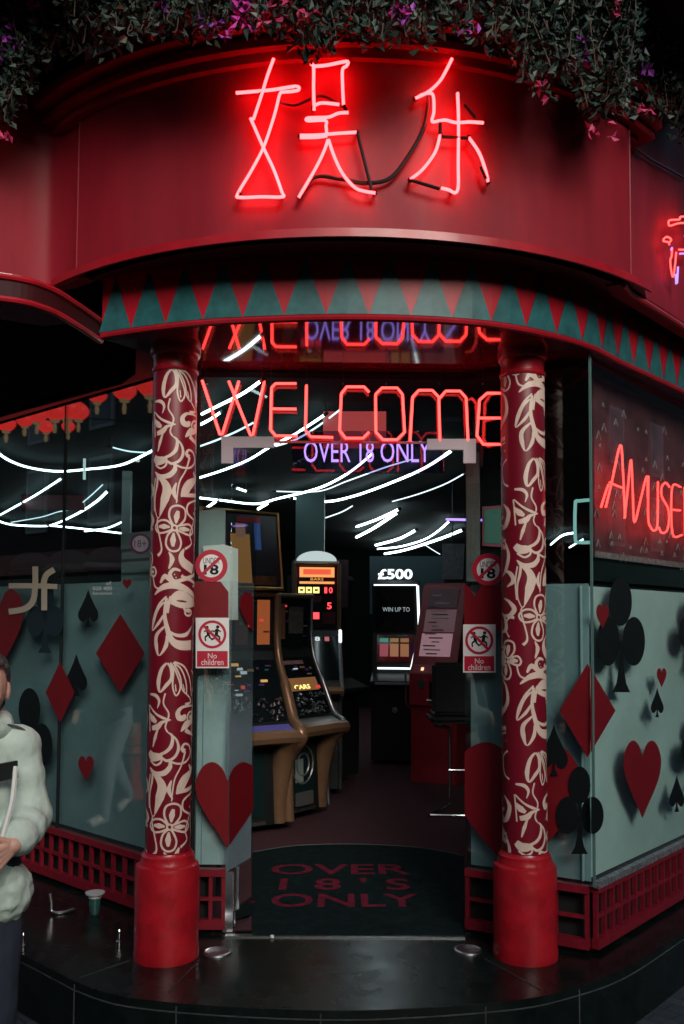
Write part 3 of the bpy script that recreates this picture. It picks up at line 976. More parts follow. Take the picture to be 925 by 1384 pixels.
# OVER 18 ONLY hung behind the transom
OY = 4.95
ov = thing('age_limit_sign', (.06, OY, 2.5), 'small violet lit sign reading OVER 18 ONLY on a dark board behind the transom', 'lit sign')
f5 = lambda x, y: hy(x, y, OY)
mb = MB(); mb.plate([hy(x, y, OY + .02) for x, y in ((395, 583), (600, 583), (600, 640), (395, 640))], ND, .012); mb.build('board', glass('violet_acrylic', (.62, .58, .75)), ov)
mb = MB(); text_on(mb, 'OVER 18 ONLY', *quadpx(f5, 411, 596, 582, 625), ND, .004); mb.build('lettering', PURPLE, ov)
hung = thing('reflection_panel', (.1, 5.15, 2.6), 'pinkish red glowing panel standing in for a reflection behind the WELCOME letters', 'panel')  # glowing stand-in for a red reflection in the transom
mb = MB(); mb.plate([hy(x, y, 5.15) for x, y in ((437, 557), (522, 557), (522, 606), (437, 606))], ND, .02); mb.build('panel', emit('pink_reflection_glow', (1, .12, .12), .22), hung)
mb = MB()
for x in (445, 515):
    mb.tube([hy(x, 558, 5.16), hy(x, 558, 5.16) + V((0, 0, .33))], .003, 5)
mb.build('hanger', BLACK, hung)

# AMUSEMENTS
n8 = cc(700, 380, 3.457)
rs = lambda p: onR(p[0], p[1], -.03)
am = thing('amusements_sign', onR(880, 700), 'red hand-drawn neon lettering of AMUSEMENTS on the right shop window', 'neon sign')
AL = [[[(390, 1056), (412, 985), (425, 950)], [(412, 1056), (440, 940), (480, 766), (492, 880), (502, 1106)], [(430, 940), (462, 955), (492, 966)]],
      [[(500, 1108), (515, 970), (530, 836), (538, 980), (546, 1126), (575, 1020), (604, 912), (608, 1010)]],
      [[(612, 910), (610, 1100), (622, 1150), (640, 1165), (654, 1130), (656, 936)]],
      [[(710, 962), (692, 942), (674, 962), (674, 1005), (702, 1060), (708, 1110), (698, 1165), (674, 1176), (660, 1150)]],
      [[(762, 962), (722, 966), (724, 1178), (768, 1186)], [(722, 1068), (760, 1071)]]]
def stroke_set(L_):
    mb = MB()
    for P in L_:
        mb.tube(crom([rs(p) for p in n8(P)], 5), .0055, 8)
    mb.build('neon_letter', NEONW, am, smooth=True)
for L_ in AL:
    stroke_set(L_)
# the rest of the word runs on along the window
a_ = onR(922, 723, -.03); h_ = onR(922, 658, -.03).z - a_.z
for i, G in enumerate(([[(0, 0), (0, 1), (.5, .4), (1, 1), (1, 0)]], [[(1, 1), (0, 1), (0, 0), (1, 0)], [(0, .5), (.9, .5)]], [[(0, 0), (0, 1), (1, 0), (1, 1)]], [[(0, 1), (1, 1)], [(.5, 1), (.5, 0)]], [[(1, .9), (.5, 1), (0, .75), (1, .3), (.5, 0), (0, .1)]])):
    mb = MB()
    for P in G:
        mb.tube([a_ + DR * (.05 + i * .17 + x * .11) + V((0, 0, y * h_)) for x, y in P], .0055, 8)
    mb.build('neon_letter', NEONW, am, smooth=True)
# dark board in place of a street reflection behind the lettering
bd = thing('reflection_board', onR(860, 760), 'maroon chevron board standing in for a reflection, behind the neon lettering of the right window', 'reflection board')
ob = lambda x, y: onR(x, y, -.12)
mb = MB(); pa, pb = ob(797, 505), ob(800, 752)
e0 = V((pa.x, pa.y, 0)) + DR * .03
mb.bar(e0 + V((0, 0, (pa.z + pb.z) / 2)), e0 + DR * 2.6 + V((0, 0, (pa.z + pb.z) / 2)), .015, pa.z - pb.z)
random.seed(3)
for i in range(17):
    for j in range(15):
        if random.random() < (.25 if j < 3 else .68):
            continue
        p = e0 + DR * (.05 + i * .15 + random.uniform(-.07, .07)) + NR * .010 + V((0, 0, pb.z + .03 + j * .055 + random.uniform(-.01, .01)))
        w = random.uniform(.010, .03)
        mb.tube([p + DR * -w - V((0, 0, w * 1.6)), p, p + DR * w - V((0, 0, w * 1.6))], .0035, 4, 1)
mb.build('board', [mat('reflected_maroon', (.13, .045, .055), .5, var=.6, vscale=7), mat('reflected_grey', (.30, .27, .27), .6)], bd)
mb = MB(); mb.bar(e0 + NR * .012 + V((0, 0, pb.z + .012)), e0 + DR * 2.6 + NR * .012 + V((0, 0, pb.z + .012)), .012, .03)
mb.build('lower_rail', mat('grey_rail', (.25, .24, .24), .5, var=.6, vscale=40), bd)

# partly seen neon at the far right, on the side wall
WR0 = V((1.335, 4.16, 0)); WD = V((.665, .747, 0)).normalized(); WN = V((WD.y, -WD.x, 0))
ws = lambda p: hp(p[0], p[1], WR0 + WN * .05, WN)
nb = cc(850, 250, 8.147)
sg = neon_sign('side_neon', 'red and violet neon character on the side wall at the far right edge', [[(650, 345), (570, 350), (560, 378), (450, 388), (445, 440), (470, 445), (560, 418), (660, 420)], [(450, 660), (440, 630), (385, 615), (395, 585), (430, 570), (470, 600), (450, 630)], [(480, 690), (475, 780), (460, 830), (470, 940), (490, 1010), (510, 900), (525, 740)], [(555, 710), (650, 712), (740, 700)], [(620, 560), (700, 540)]],
               None, nb, ws, ws((920, 360)), .0042, m_=NEONW)
for P in ([(480, 690), (470, 710)], [(565, 755), (680, 752)], [(545, 900), (535, 1080)], [(520, 980), (525, 1090)]):
    MB().tube([ws(p) for p in nb(P)], .005, 6).build('violet_tube', PURPLE, sg)

# ================================================================== ceiling light ribbons
LEDD = emit('dim_led_glow', (.70, .90, 1), 1.0)
def ribbon(P, z=2.93, r=.016, m_=None):
    Q = crom([hz(x, y, z) for x, y in P], 8)
    Q = [p for p in Q if p.y < 15.8]
    o = MB().tube(Q, r, 6).build('light_ribbon', m_ or LED, smooth=True)
    for k, p in ((0, Q[0]), (1, Q[-1])):
        d = (Q[1] - Q[0] if k == 0 else Q[-2] - Q[-1]).normalized()
        MB().tube([p - d * .03, p + d * .012], r * 1.35, 6).tube([p - d * .012, V((p.x, p.y, 3.0))], .003, 4).build('end_clip', BLACK, o)
    return o
RIB = [([(-8, 608), (12, 622), (40, 632), (78, 637), (120, 634), (165, 628), (208, 608)], .013, 'bright light ribbon crossing the left window just below the red lanterns'),
       ([(0, 696), (45, 671), (84, 646)], .014, 'short straight light ribbon rising to the right at the far left window edge'),
       ([(-5, 703), (15, 709), (50, 711), (72, 709), (105, 694), (130, 678), (146, 663)], .017, 'light ribbon curving up in the lower left window'),
       ([(15, 706), (55, 699), (78, 692), (100, 687), (118, 674), (140, 654)], .008, 'thin wavy light ribbon above the curved one in the left window'),
       ([(66, 710), (115, 715), (166, 721)], .016, 'light ribbon running nearly level toward the left column, low in the left window'),
       ([(114, 718), (144, 714), (166, 705)], .016, 'short light ribbon tilting up low in the left window'),
       ([(262, 648), (300, 636), (335, 622), (365, 604), (400, 586), (440, 560)], .012, 'light ribbon rising from the left column behind the patch fitting'),
       ([(262, 672), (298, 676), (345, 681), (375, 674), (430, 660), (470, 640), (505, 612)], .014, 'long light ribbon sweeping up to the word ONLY'),
       ([(372, 664), (430, 664), (470, 650), (520, 632), (560, 620)], .008, 'thin light ribbon just above the long sweeping one'),
       ([(395, 673), (440, 678), (480, 670), (530, 652), (575, 632), (612, 608)], .016, 'long light ribbon sweeping up to the right door fitting'),
       ([(272, 560), (300, 546), (328, 532), (354, 514)], .012, 'short light ribbon behind the letter W'),
       ([(262, 578), (282, 568), (300, 556)], .012, 'short light ribbon beside the top of the left column'),
       ([(280, 686), (294, 676)], .02, 'small light dash low right of the left column'), ([(349, 688), (364, 679)], .02, 'small light dash at the door edge'),
       ([(318, 659), (333, 664)], .016, 'small light dash sloping down left of the door edge'),
       ([(482, 712), (510, 702), (540, 688)], .02, 'light ribbon rising above the dark gap beside the lit slot machine'),
       ([(482, 726), (505, 714), (538, 692)], .026, 'second light ribbon rising just below the first beside the lit slot machine'),
       ([(508, 737), (540, 728), (563, 716)], .026, 'upper short light ribbon above the white-edged machine'),
       ([(510, 742), (540, 739), (572, 730), (592, 718), (608, 704)], .018, 'curved light ribbon in the middle above the white-edged machine'),
       ([(510, 750), (545, 744), (590, 730), (626, 716)], .026, 'lowest long light ribbon above the white-edged machine'),
       ([(800 - 55, 736), (760, 724), (777, 720)], .02, 'light ribbon seen through the glass right of the right column'),
       ([(372, 603), (400, 594), (430, 576), (462, 552)], .009, 'thin dim light ribbon rising behind the letters L and C'),
       ([(530, 678), (565, 668), (600, 655), (628, 640)], .008, 'thin dim light ribbon low under the right door fitting'),
       ([(640, 585), (650, 579), (662, 572)], .010, 'short dim light ribbon behind the last letter E'),
       ([(262, 606), (290, 596), (318, 584), (345, 570)], .009, 'thin dim light ribbon just under the letter W'),
       ([(440, 700), (462, 692), (478, 683)], .010, 'short dim light ribbon beside the teal pillar'),
       ([(574, 736), (588, 745), (600, 752)], .010, 'short dim light dash sloping down above the red machine'),
       ([(150, 604), (175, 610), (205, 612)], .008, 'thin dim light line beside the pale post in the left window'),
       ([(770, 740), (790, 728)], .016, 'short light ribbon beside the glass corner')]
for P, r_, lb in RIB:
    tag(ribbon(P, r=r_ * .66, m_=LEDD if r_ < .0105 else LED), lb, 'light ribbon', 'white light ribbons under the arcade ceiling')

# ================================================================== stickers and notices on the glass
def disc(mb, fn, cx, cy, rx, ry, nrm, th, mi=0, back=0.):
    mb.plate([fn(cx + rx * math.cos(i * math.pi / 18), cy + ry * math.sin(i * math.pi / 18)) for i in range(36)], nrm, th, mi, back)
def ringpoly(mb, fn, cx, cy, r0_, r1_, nrm, lift, mi=0):
    v, f = [], []
    for i in range(36):
        a = i * math.pi / 18
        v += [fn(cx + r0_ * math.cos(a), cy + r0_ * math.sin(a)) + nrm * lift, fn(cx + r1_ * math.cos(a), cy + r1_ * math.sin(a)) + nrm * lift]
    for i in range(36):
        j = (i + 1) % 36
        f.append((2 * i, 2 * j, 2 * j + 1, 2 * i + 1))
    mb.add(v, f, mi)
def bar2(mb, fn, a, b_, w, nrm, lift, mi=0):
    d = V((b_[0] - a[0], b_[1] - a[1])); d.normalize(); q = V((-d.y, d.x)) * w / 2
    mb.add([fn(a[0] + q.x, a[1] + q.y) + nrm * lift, fn(b_[0] + q.x, b_[1] + q.y) + nrm * lift, fn(b_[0] - q.x, b_[1] - q.y) + nrm * lift, fn(a[0] - q.x, a[1] - q.y) + nrm * lift], [(0, 1, 2, 3)], mi)
def age_sticker(fn, nrm, cx, cy, label):
    r_ = 22
    t = thing('age_sticker', fn(cx, cy + r_), label, 'sticker', 'round no under 18 stickers')
    mb = MB(); disc(mb, fn, cx, cy, r_, r_, nrm, .0015, 0, .006); mb.build('disc', SIGNRED, t)
    mb = MB(); disc(mb, fn, cx, cy, 15.5, 15.5, nrm, .0006, 0, .0076); mb.build('face', WHITE, t)
    mb = MB(); text_on(mb, 'UNDER', *quadpx(fn, cx - 11, cy - 11, cx + 11, cy - 3), nrm, .009); text_on(mb, '18', *quadpx(fn, cx - 10, cy - 2, cx + 10, cy + 12), nrm, .009, bold=.03); mb.build('lettering', SYMK, t)
    mb = MB(); bar2(mb, fn, (cx - 12, cy + 11), (cx + 12, cy - 11), 4, nrm, .0098); mb.build('slash', SIGNRED, t)
def kids_sign(fn, nrm, x0, y0, x1, y1, label):
    t = thing('no_children_sign', fn((x0 + x1) / 2, y1), label, 'sign', 'no children signs')
    mb = MB(); mb.plate([fn(x, y) for x, y in ((x0, y0), (x1, y0), (x1, y1), (x0, y1))], nrm, .0015, 0, .0062); mb.build('board', WHITE, t)
    mb = MB(); yb = y0 + (y1 - y0) * .66; mb.plate([fn(x, y) for x, y in ((x0 + 1.8, yb), (x1 - 1.8, yb), (x1 - 1.8, y1 - 1.8), (x0 + 1.8, y1 - 1.8))], nrm, .0004, 0, .0078); mb.build('red_panel', SIGNRED, t)
    cx, cy = (x0 + x1) / 2, y0 + (yb - y0) / 2
    mb = MB()
    def fig(ox, s_, fl):                       # a running child: head, trunk, arms and legs
        def P(x, y): return (ox + fl * x * s_, cy + y * s_)
        lift = .0086
        v = [fn(*P(1.2 + 2.3 * math.cos(i * math.pi / 6), -10 + 2.3 * math.sin(i * math.pi / 6))) + nrm * lift for i in range(12)]
        mb.add(v, [tuple(range(12))])
        for a, b_, w in (((.6, -7.5), (-.8, 1), 4.4), ((.6, -6.5), (5.5, -3.5), 1.8), ((0, -6.5), (-4.5, -3.5), 1.8), ((-4.5, -3.5), (-6, -5.5), 1.5), ((-.5, .5), (4, 4), 2.6), ((4, 4), (3.4, 9.5), 2.1), ((-1.2, .5), (-3, 5), 2.6), ((-3, 5), (-7.5, 7.5), 2.0)):
            bar2(mb, fn, P(*a), P(*b_), w * s_, nrm, lift); lift += .00006
    fig(cx - 6, .95, -1); fig(cx + 6, 1.0, 1)
    mb.build('running_children', SYMK, t)
    mb = MB(); ringpoly(mb, fn, cx, cy, 19, 15.5, nrm, .0094); bar2(mb, fn, (cx - 12, cy - 12), (cx + 12, cy + 12), 3.6, nrm, .0098); mb.build('ban_ring', SIGNRED, t)
    mb = MB(); text_on(mb, 'No', *quadpx(fn, cx - 6, yb + 3, cx + 6, yb + 10), nrm, .0086); text_on(mb, 'children', *quadpx(fn, cx - 15, yb + 11, cx + 15, yb + 19), nrm, .0086); mb.build('lettering', WHITE, t)
age_sticker(onD, ND, 286, 765, 'round red ringed under 18 sticker on the sidelight above a No children sign')
age_sticker(onF, NF, 661, 770, 'round red ringed no under 18 sticker on the pane right of the doorway')
kids_sign(onD, ND, 265, 835, 310, 903, 'white and red No children sign on the left sidelight by the open door leaf')
kids_sign(onF, NF, 627, 844, 671, 909, 'white and red No children sign right of the doorway against the right column')
# cream strokes stand in for a reflected street sign; small letters beside them
lg = thing('window_marks', onL(60, 840), 'cream crossed strokes, a reflected street sign put on the left window above the person', 'reflection')
def stroke_strip(mb, P, w, fn, nrm, lift):
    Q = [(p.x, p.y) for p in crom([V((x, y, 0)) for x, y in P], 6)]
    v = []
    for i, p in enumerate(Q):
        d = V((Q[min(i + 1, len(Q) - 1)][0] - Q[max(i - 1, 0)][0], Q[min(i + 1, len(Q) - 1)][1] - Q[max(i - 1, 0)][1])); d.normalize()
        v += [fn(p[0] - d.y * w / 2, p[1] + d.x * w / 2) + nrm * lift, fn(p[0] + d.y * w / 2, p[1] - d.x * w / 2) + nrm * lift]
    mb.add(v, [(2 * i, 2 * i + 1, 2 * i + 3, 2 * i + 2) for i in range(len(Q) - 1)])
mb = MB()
stroke_strip(mb, [(53, 766), (53, 790), (50, 812), (38, 823), (17, 827)], 8, onL, NL, .026)
stroke_strip(mb, [(17, 792), (50, 792), (83, 793)], 7, onL, NL, .0265)
stroke_strip(mb, [(79, 770), (68, 778), (64, 792)], 8, onL, NL, .027)
stroke_strip(mb, [(65.5, 792), (65.5, 825)], 8, onL, NL, .0275)
mb.build('strokes', mat('cream_reflection', (.50, .44, .34), .5), lg)
lt = thing('window_marks', onL(145, 805), 'tiny white lettering lines on the left window near the big red diamond', 'lettering')
mb = MB(); text_on(mb, 'of', *quadpx(onL, 149, 786, 156, 791), NL, .026); text_on(mb, '020 400', *quadpx(onL, 131, 793, 157, 798), NL, .026); text_on(mb, 'Entertainment', *quadpx(onL, 131, 800, 157, 804), NL, .026); mb.build('lettering', WHITE, lt)
st_ = thing('round_sticker', onL(192, 750), 'small purple ringed round sticker at the top of the frosted glass beside the left column', 'sticker')
mb = MB(); ringpoly(mb, onL, 192, 735, 14, 11, NL, .01); mb.build('ring', mat('purple_print', (.12, .02, .08), .5), st_)
mb = MB(); disc(mb, onL, 192, 735, 10.8, 10.8, NL, .0006, 0, .009); mb.build('face', mat('grey_face', (.35, .36, .38), .5), st_)
mb = MB(); text_on(mb, '18+', *quadpx(onL, 184, 730, 200, 740), NL, .0105); mb.build('lettering', mat('purple_print', (0, 0, 0)), st_)

# ================================================================== the mat at the door
arcm = [hz(x, y, ZF + .006) for x, y in ((341, 1264), (627, 1264), (627, 1159))]
mp_ = [V((p.x, p.y, 0)) for p in arcm] + [V((p.x, p.y, 0)) for p in crom([hz(x, y, ZF) for x, y in ((610, 1156), (560, 1148), (480, 1144), (400, 1146), (341, 1155))], 4)]
dm = thing('door_mat', (.06, 5.1, ZF + .006), "dark teal door mat with OVER 18'S ONLY in red letters", 'mat')
mb = MB(); mb.slab(mp_, ZF + .0055, ZF + .014); mb.build('mat_body', MATM, dm)
mb = MB()
f0 = lambda x, y: hz(x, y, ZF + .015)
for s_, x0, x1, y0, y1 in (('OVER', 366, 556, 1168, 1182), ('1 8 \' S', 378, 556, 1187, 1203), ('ONLY', 366, 570, 1208, 1226)):
    bl, br_, tl = f0(x0 + (y1 - y0) * -.1, y1), f0(x1, y1), f0(x0, y0)
    text_on(mb, s_, bl, br_, V((bl.x, tl.y, bl.z)), V((0, 0, 1)), .0, bold=.015)
mb.build('lettering', MATRED, dm)
mb = MB(); Q = [V((p.x, p.y, ZF + .012)) for p in mp_[2:]]; mb.tube(Q, .006, 5); struct(mb.build('carpet_trim', mat('dull_trim', (.07, .08, .08), .6)))

# ================================================================== inside the arcade
class Cab:
    """a cabinet: a side profile (y, z) swept across its width; fronts are addressed by segment"""
    def __init__(s, root, prof, w, depth, body):
        s.root, s.prof, s.w = root, prof, w
        poly = [V((0, y, z)) for y, z in prof] + [V((0, depth, prof[-1][1])), V((0, depth, prof[0][1]))]
        mb = MB(); mb.plate([p - V((w / 2, 0, 0)) for p in poly], V((1, 0, 0)), w)
        s.body = mb.build('cabinet', body, root, world=False, bevel=.006)
    def at(s, i, u, v, lift=0.):
        a, b_ = s.prof[i], s.prof[i + 1]
        d = V((0, b_[0] - a[0], b_[1] - a[1]))
        n = V((0, -d.z, d.y)).normalized()
        if n.y > 0: n = -n
        return V(((u - .5) * s.w, a[0] + d.y * v, a[1] + d.z * v)) + n * lift, n
    def panel(s, name, i, u0, v0, u1, v1, m_, th=.008, lift=0., parent=None):
        n = s.at(i, 0, 0)[1]
        mb = MB(); mb.plate([s.at(i, u, v, lift)[0] for u, v in ((u0, v0), (u1, v0), (u1, v1), (u0, v1))], n, th)
        return mb.build(name, m_, parent or s.root, world=False)
    def text(s, t, i, u0, v0, u1, v1, m_, lift=.01, bold=.0):
        n = s.at(i, 0, 0)[1]
        mb = MB(); text_on(mb, t, s.at(i, u0, v0)[0], s.at(i, u1, v0)[0], s.at(i, u0, v1)[0], n, lift, bold=bold)
        return mb.build('lettering', m_, s.root, world=False)
    def tube(s, name, P, r, m_, lift=.01):
        mb = MB(); mb.tube([s.at(i, u, v, lift)[0] for i, u, v in P], r, 8)
        return mb.build(name, m_, s.root, world=False, smooth=True)
SCR = mat('dark_screen', (.006, .010, .012), .08, coat=.5)
GOLDP = emit('gold_backlight', (1, .42, .12), .55)
AMB = emit('amber_digits', (1, .75, .2), 1.2)
REDL = emit('red_digits', (1, .05, .06), 1.4)
BLUP = emit('violet_panel', (.22, .18, .8), .10)
COPP = mat('copper_panel', (.20, .07, .025), .4, .3, var=.5, vscale=12)
LEDW = emit('cabinet_edge_light', (.85, .97, 1), 1.1)
prof1 = [(0, .06), (.02, .60), (-.15, .66), (-.15, .73), (-.06, .77), (.17, 1.24), (.19, 1.28), (.19, 1.70), (.13, 1.74), (.21, 2.30)]
GL = mat('glint_metal', (.5, .5, .5), .2, 1)
def fruit(loc, rz, w, label, edge, top, seed):
    random.seed(seed)
    t = thing('fruit_machine', loc, label, 'fruit machine', 'machines in the arcade', rz)
    c = Cab(t, prof1 if top else prof1[:8], w, .62, BLACK)
    for u, m_ in ((.02, BRONZE), (.98, edge)):
        mb = MB(); r_ = .034 if m_ is BRONZE else .018
        Q = crom([c.at(i, u, v, .01)[0] for i, u, v in ((0, u, .02), (0, u, .8), (2, u, .4), (4, u, .06), (4, u, .5), (4, u, .95), (6, u, .25), (6, u, .6), (6, u, 1))], 6)
        mb.tube(Q, [r_ * (1.5 if 6 < i < 16 else 1.15 if i < 26 else .8) for i in range(len(Q))], 10); mb.build('edge_trim', m_, t, world=False, smooth=True)
    c.tube('console_rim', [(2, 0, .4), (2, .3, .5), (2, .7, .5), (2, 1, .4)], .05, BRONZE); c.tube('top_trim', [(6, 0, 1), (6, 1, 1)], .02, BRONZE)
    c.panel('lower_panel', 0, .06, .12, .68, .92, mat('dark_teal_panel', (.006, .02, .02), .25)); mb = MB(); mb.tube(crom([(w * .42, -.10, .70), (w * .41, -.03, .60), (w * .40, .02, .42), (w * .38, .03, .2), (w * .37, .02, .06)], 6), [.10 - .0022 * i for i in range(25)], 14); mb.build('bronze_leg', BRONZE, t, world=False, smooth=True)
    c.panel('shelf_light', 3, .08, .1, .9, .9, BLUP if top else mat('silver_shelf', (.3, .3, .3), .3, .8)); c.panel('play_field', 4, .08, .05, .92, .95, SCR)
    c.panel('reel_panel', 6, .08, .05, .92, .95, SCR)
    mb = MB()
    for i in range(60):
        p, n = c.at(4, random.uniform(.1, .88), random.uniform(.04, .36), .010)
        mb.lathe([(.004, 0), (.017, .004), (.004, random.uniform(.01, .03))], p, 8)
    mb.build('coin_pile', GL, t, world=False)['kind'] = 'stuff'
    if top:
        for u0, m_ in ((.72, emit('orange_tube', (1, .25, .07), .14)), (.14, mat('green_print', (.01, .06, .03), .4)), (.44, mat('brown_print', (.08, .03, .02), .4))):
            c.panel('artwork', 6, u0, .12, u0 + .16, .9, m_, .004, .009)
        c.panel('marquee', 8, .04, .04, .96, .96, mat('marquee_print', (.03, .012, .02), .3, col2=(.02, .04, .05), vscale=5), .012)
        for u0, v0, u1, v1, m_ in ((.36, .06, .60, .7, emit('orange_figure', (1, .45, .13), .11)), (.43, .66, .55, .84, emit('skin_print', (1, .5, .4), .08)), (.66, .5, .74, .86, emit('blue_print', (.1, .3, 1), .06)), (.45, .86, .75, .93, SIGNRED), (.60, .04, .9, .16, COPP), (.2, .3, .32, .8, mat('maroon_print', (.12, .02, .04), .5))):
            c.panel('artwork', 8, u0, v0, u1, v1, m_, .003, .0125 + u0 * .004)
        c.tube('gold_frame', [(8, .02, .0), (8, .02, 1), (8, .98, 1), (8, .98, 0), (8, .02, 0)], .016, mat('gold_trim', (.5, .3, .1), .35, .6), .012)
    else:
        c.panel('gold_banner', 4, .14, .42, .84, .62, emit('copper_banner', (1, .42, .14), .10), .004, .009)
        c.text('CARS', 4, .34, .44, .66, .51, AMB, .014, .02)
        c.panel('artwork', 6, .2, .2, .42, .85, mat('copper_print', (.22, .10, .05), .4, var=.5, vscale=18), .004, .009); c.panel('artwork', 6, .5, .3, .8, .8, mat('dull_print', (.10, .09, .08), .4, var=.7, vscale=22), .004, .009)
        c.panel('glint_strip', 4, .12, .84, .7, .9, mat('rose_strip', (.3, .15, .16), .3, var=.7, vscale=60), .003, .009)
        p, n = c.at(0, .45, .66, .014)
        for r_ in (.12, .07):
            mb = MB(); mb.tube([p + V((r_ * math.cos(i * .35), 0, r_ * 1.2 * math.sin(i * .35))) for i in range(18)], .007, 5, closed=True); mb.build('lock_ring', mat('dull_silver', (.25, .25, .25), .4, .7), t, world=False)
        c.panel('coin_tray', 0, .3, .1, .62, .28, mat('dull_silver', (0, 0, 0)), .03)
    inks = [mat('ink_' + n_, c_, .35) for n_, c_ in (('gold', (.30, .18, .05)), ('red', (.30, .02, .03)), ('teal', (.03, .14, .13)), ('cream', (.35, .30, .22)), ('violet', (.10, .04, .18)))]
    glow = [emit('glow_gold', (1, .55, .15), .35), emit('glow_red', (1, .08, .06), .35), emit('glow_white', (.8, .9, 1), .3)]
    for k in range(26):
        i_ = random.choice((4, 4, 6))
        u, v = random.uniform(.12, .80), random.uniform(.42 if i_ == 4 else .1, .88)
        c.panel('printed_badge', i_, u, v, u + random.uniform(.03, .10), v + random.uniform(.012, .05), random.choice(inks + glow), .002, .0105 + k * .0004)
    for k in range(6):
        c.panel('button', 2, .18 + k * .11, .2, .24 + k * .11, .8, random.choice(glow), .012, .03)
    c.panel('card', 0, .30, .42, .46, .74, mat('pale_card', (.22, .28, .26), .5), .003, .009)
    c.panel('foot_rail', 0, .08, .02, .68, .06, BRUSHED, .02)
    return t
fruit((-.632, 6.44, ZF + .006), .62, .66, 'bronze framed fruit machine with a violet lit shelf, nearest the open door leaf', BRONZE, True, 5)
fruit((-.27, 7.0, ZF + .006), .92, .58, 'fruit machine with one silver edge and a gold CARS banner on its sloping front', BRUSHED, False, 6)
m2 = thing('fruit_machine', (-.20, 7.9, ZF + .006), 'slim fruit machine with a glowing orange framed display and a pale domed top', 'fruit machine', 'machines in the arcade', .12)
prof2 = [(0, .06), (.06, .80), (-.10, .88), (-.10, .94), (-.04, .98), (.15, 1.38), (.17, 1.42), (.20, 2.01), (.26, 2.05)]
c = Cab(m2, prof2, .41, .5, BLACK)
for u in (.02, .98):
    c.tube('silver_frame', [(0, u, 0), (0, u, 1), (2, u, 0), (2, u, 1), (4, u, 0), (4, u, 1)], .017, BRUSHED); c.tube('bronze_frame', [(6, u, 0), (6, u, 1)], .018, BRONZE, .012)
c.tube('bronze_frame', [(2, 0, .5), (2, 1, .5)], .036, BRONZE); c.tube('bronze_frame', [(6, .02, 1), (6, .98, 1)], .018, BRONZE, .012)
c.panel('display', 6, .05, .04, .95, .97, SCR)
c.panel('marquee', 6, .12, .80, .88, .95, GOLDP, .004, .009); c.panel('title_plate', 6, .20, .84, .80, .92, emit('red_backlight', (1, .12, .06), .5), .003, .014)
c.text('BARS', 6, .36, .75, .64, .79, GOLDP, .012); c.panel('gold_strip', 6, .12, .70, .88, .735, GOLDP, .003, .009)
for i, u in enumerate((.10, .26, .42)):
    c.panel('digit_box', 6, u, .56, u + .13, .65, AMB, .003, .009); c.panel('digit', 6, u + .03, .59, u + .10, .62, SCR, .002, .0125)
    c.panel('red_lamp', 6, u, .17, u + .13, .27, REDL, .003, .009)
c.text('1', 6, .66, .56, .72, .65, REDL, .012, .02); c.text('0', 6, .76, .56, .84, .65, REDL, .012, .02); c.text('5', 6, .72, .32, .82, .42, REDL, .012, .02)
c.panel('reel_strip', 6, .08, .42, .6, .52, mat('dim_red_print', (.06, .01, .015), .4), .003, .009); c.panel('red_panel', 6, .62, .10, .9, .28, mat('dim_red_print', (0, 0, 0)), .003, .009)
c.panel('play_field', 4, .05, .04, .95, .96, SCR)
c.text('8', 4, .45, .86, .56, .95, emit('pale_digit', (.8, .9, .9), .5), .012, .02); c.panel('lamp', 4, .66, .86, .76, .95, emit('rose_lamp', (.8, .2, .2), .3), .003, .009)
c.tube('edge_light', [(6, 1.0, .0), (5, 1.0, .3), (4, .99, .82)], .014, LEDW, .03)
mb = MB(); Q = [V((.18 * math.cos(R(180) * i / 12), .22, 2.04 + .09 * math.sin(R(180) * i / 12))) for i in range(13)]
mb.plate(Q, V((0, 1, 0)), .05); mb.build('dome_topper', emit('topper_glow', (.8, .95, .95), .35), m2, world=False)

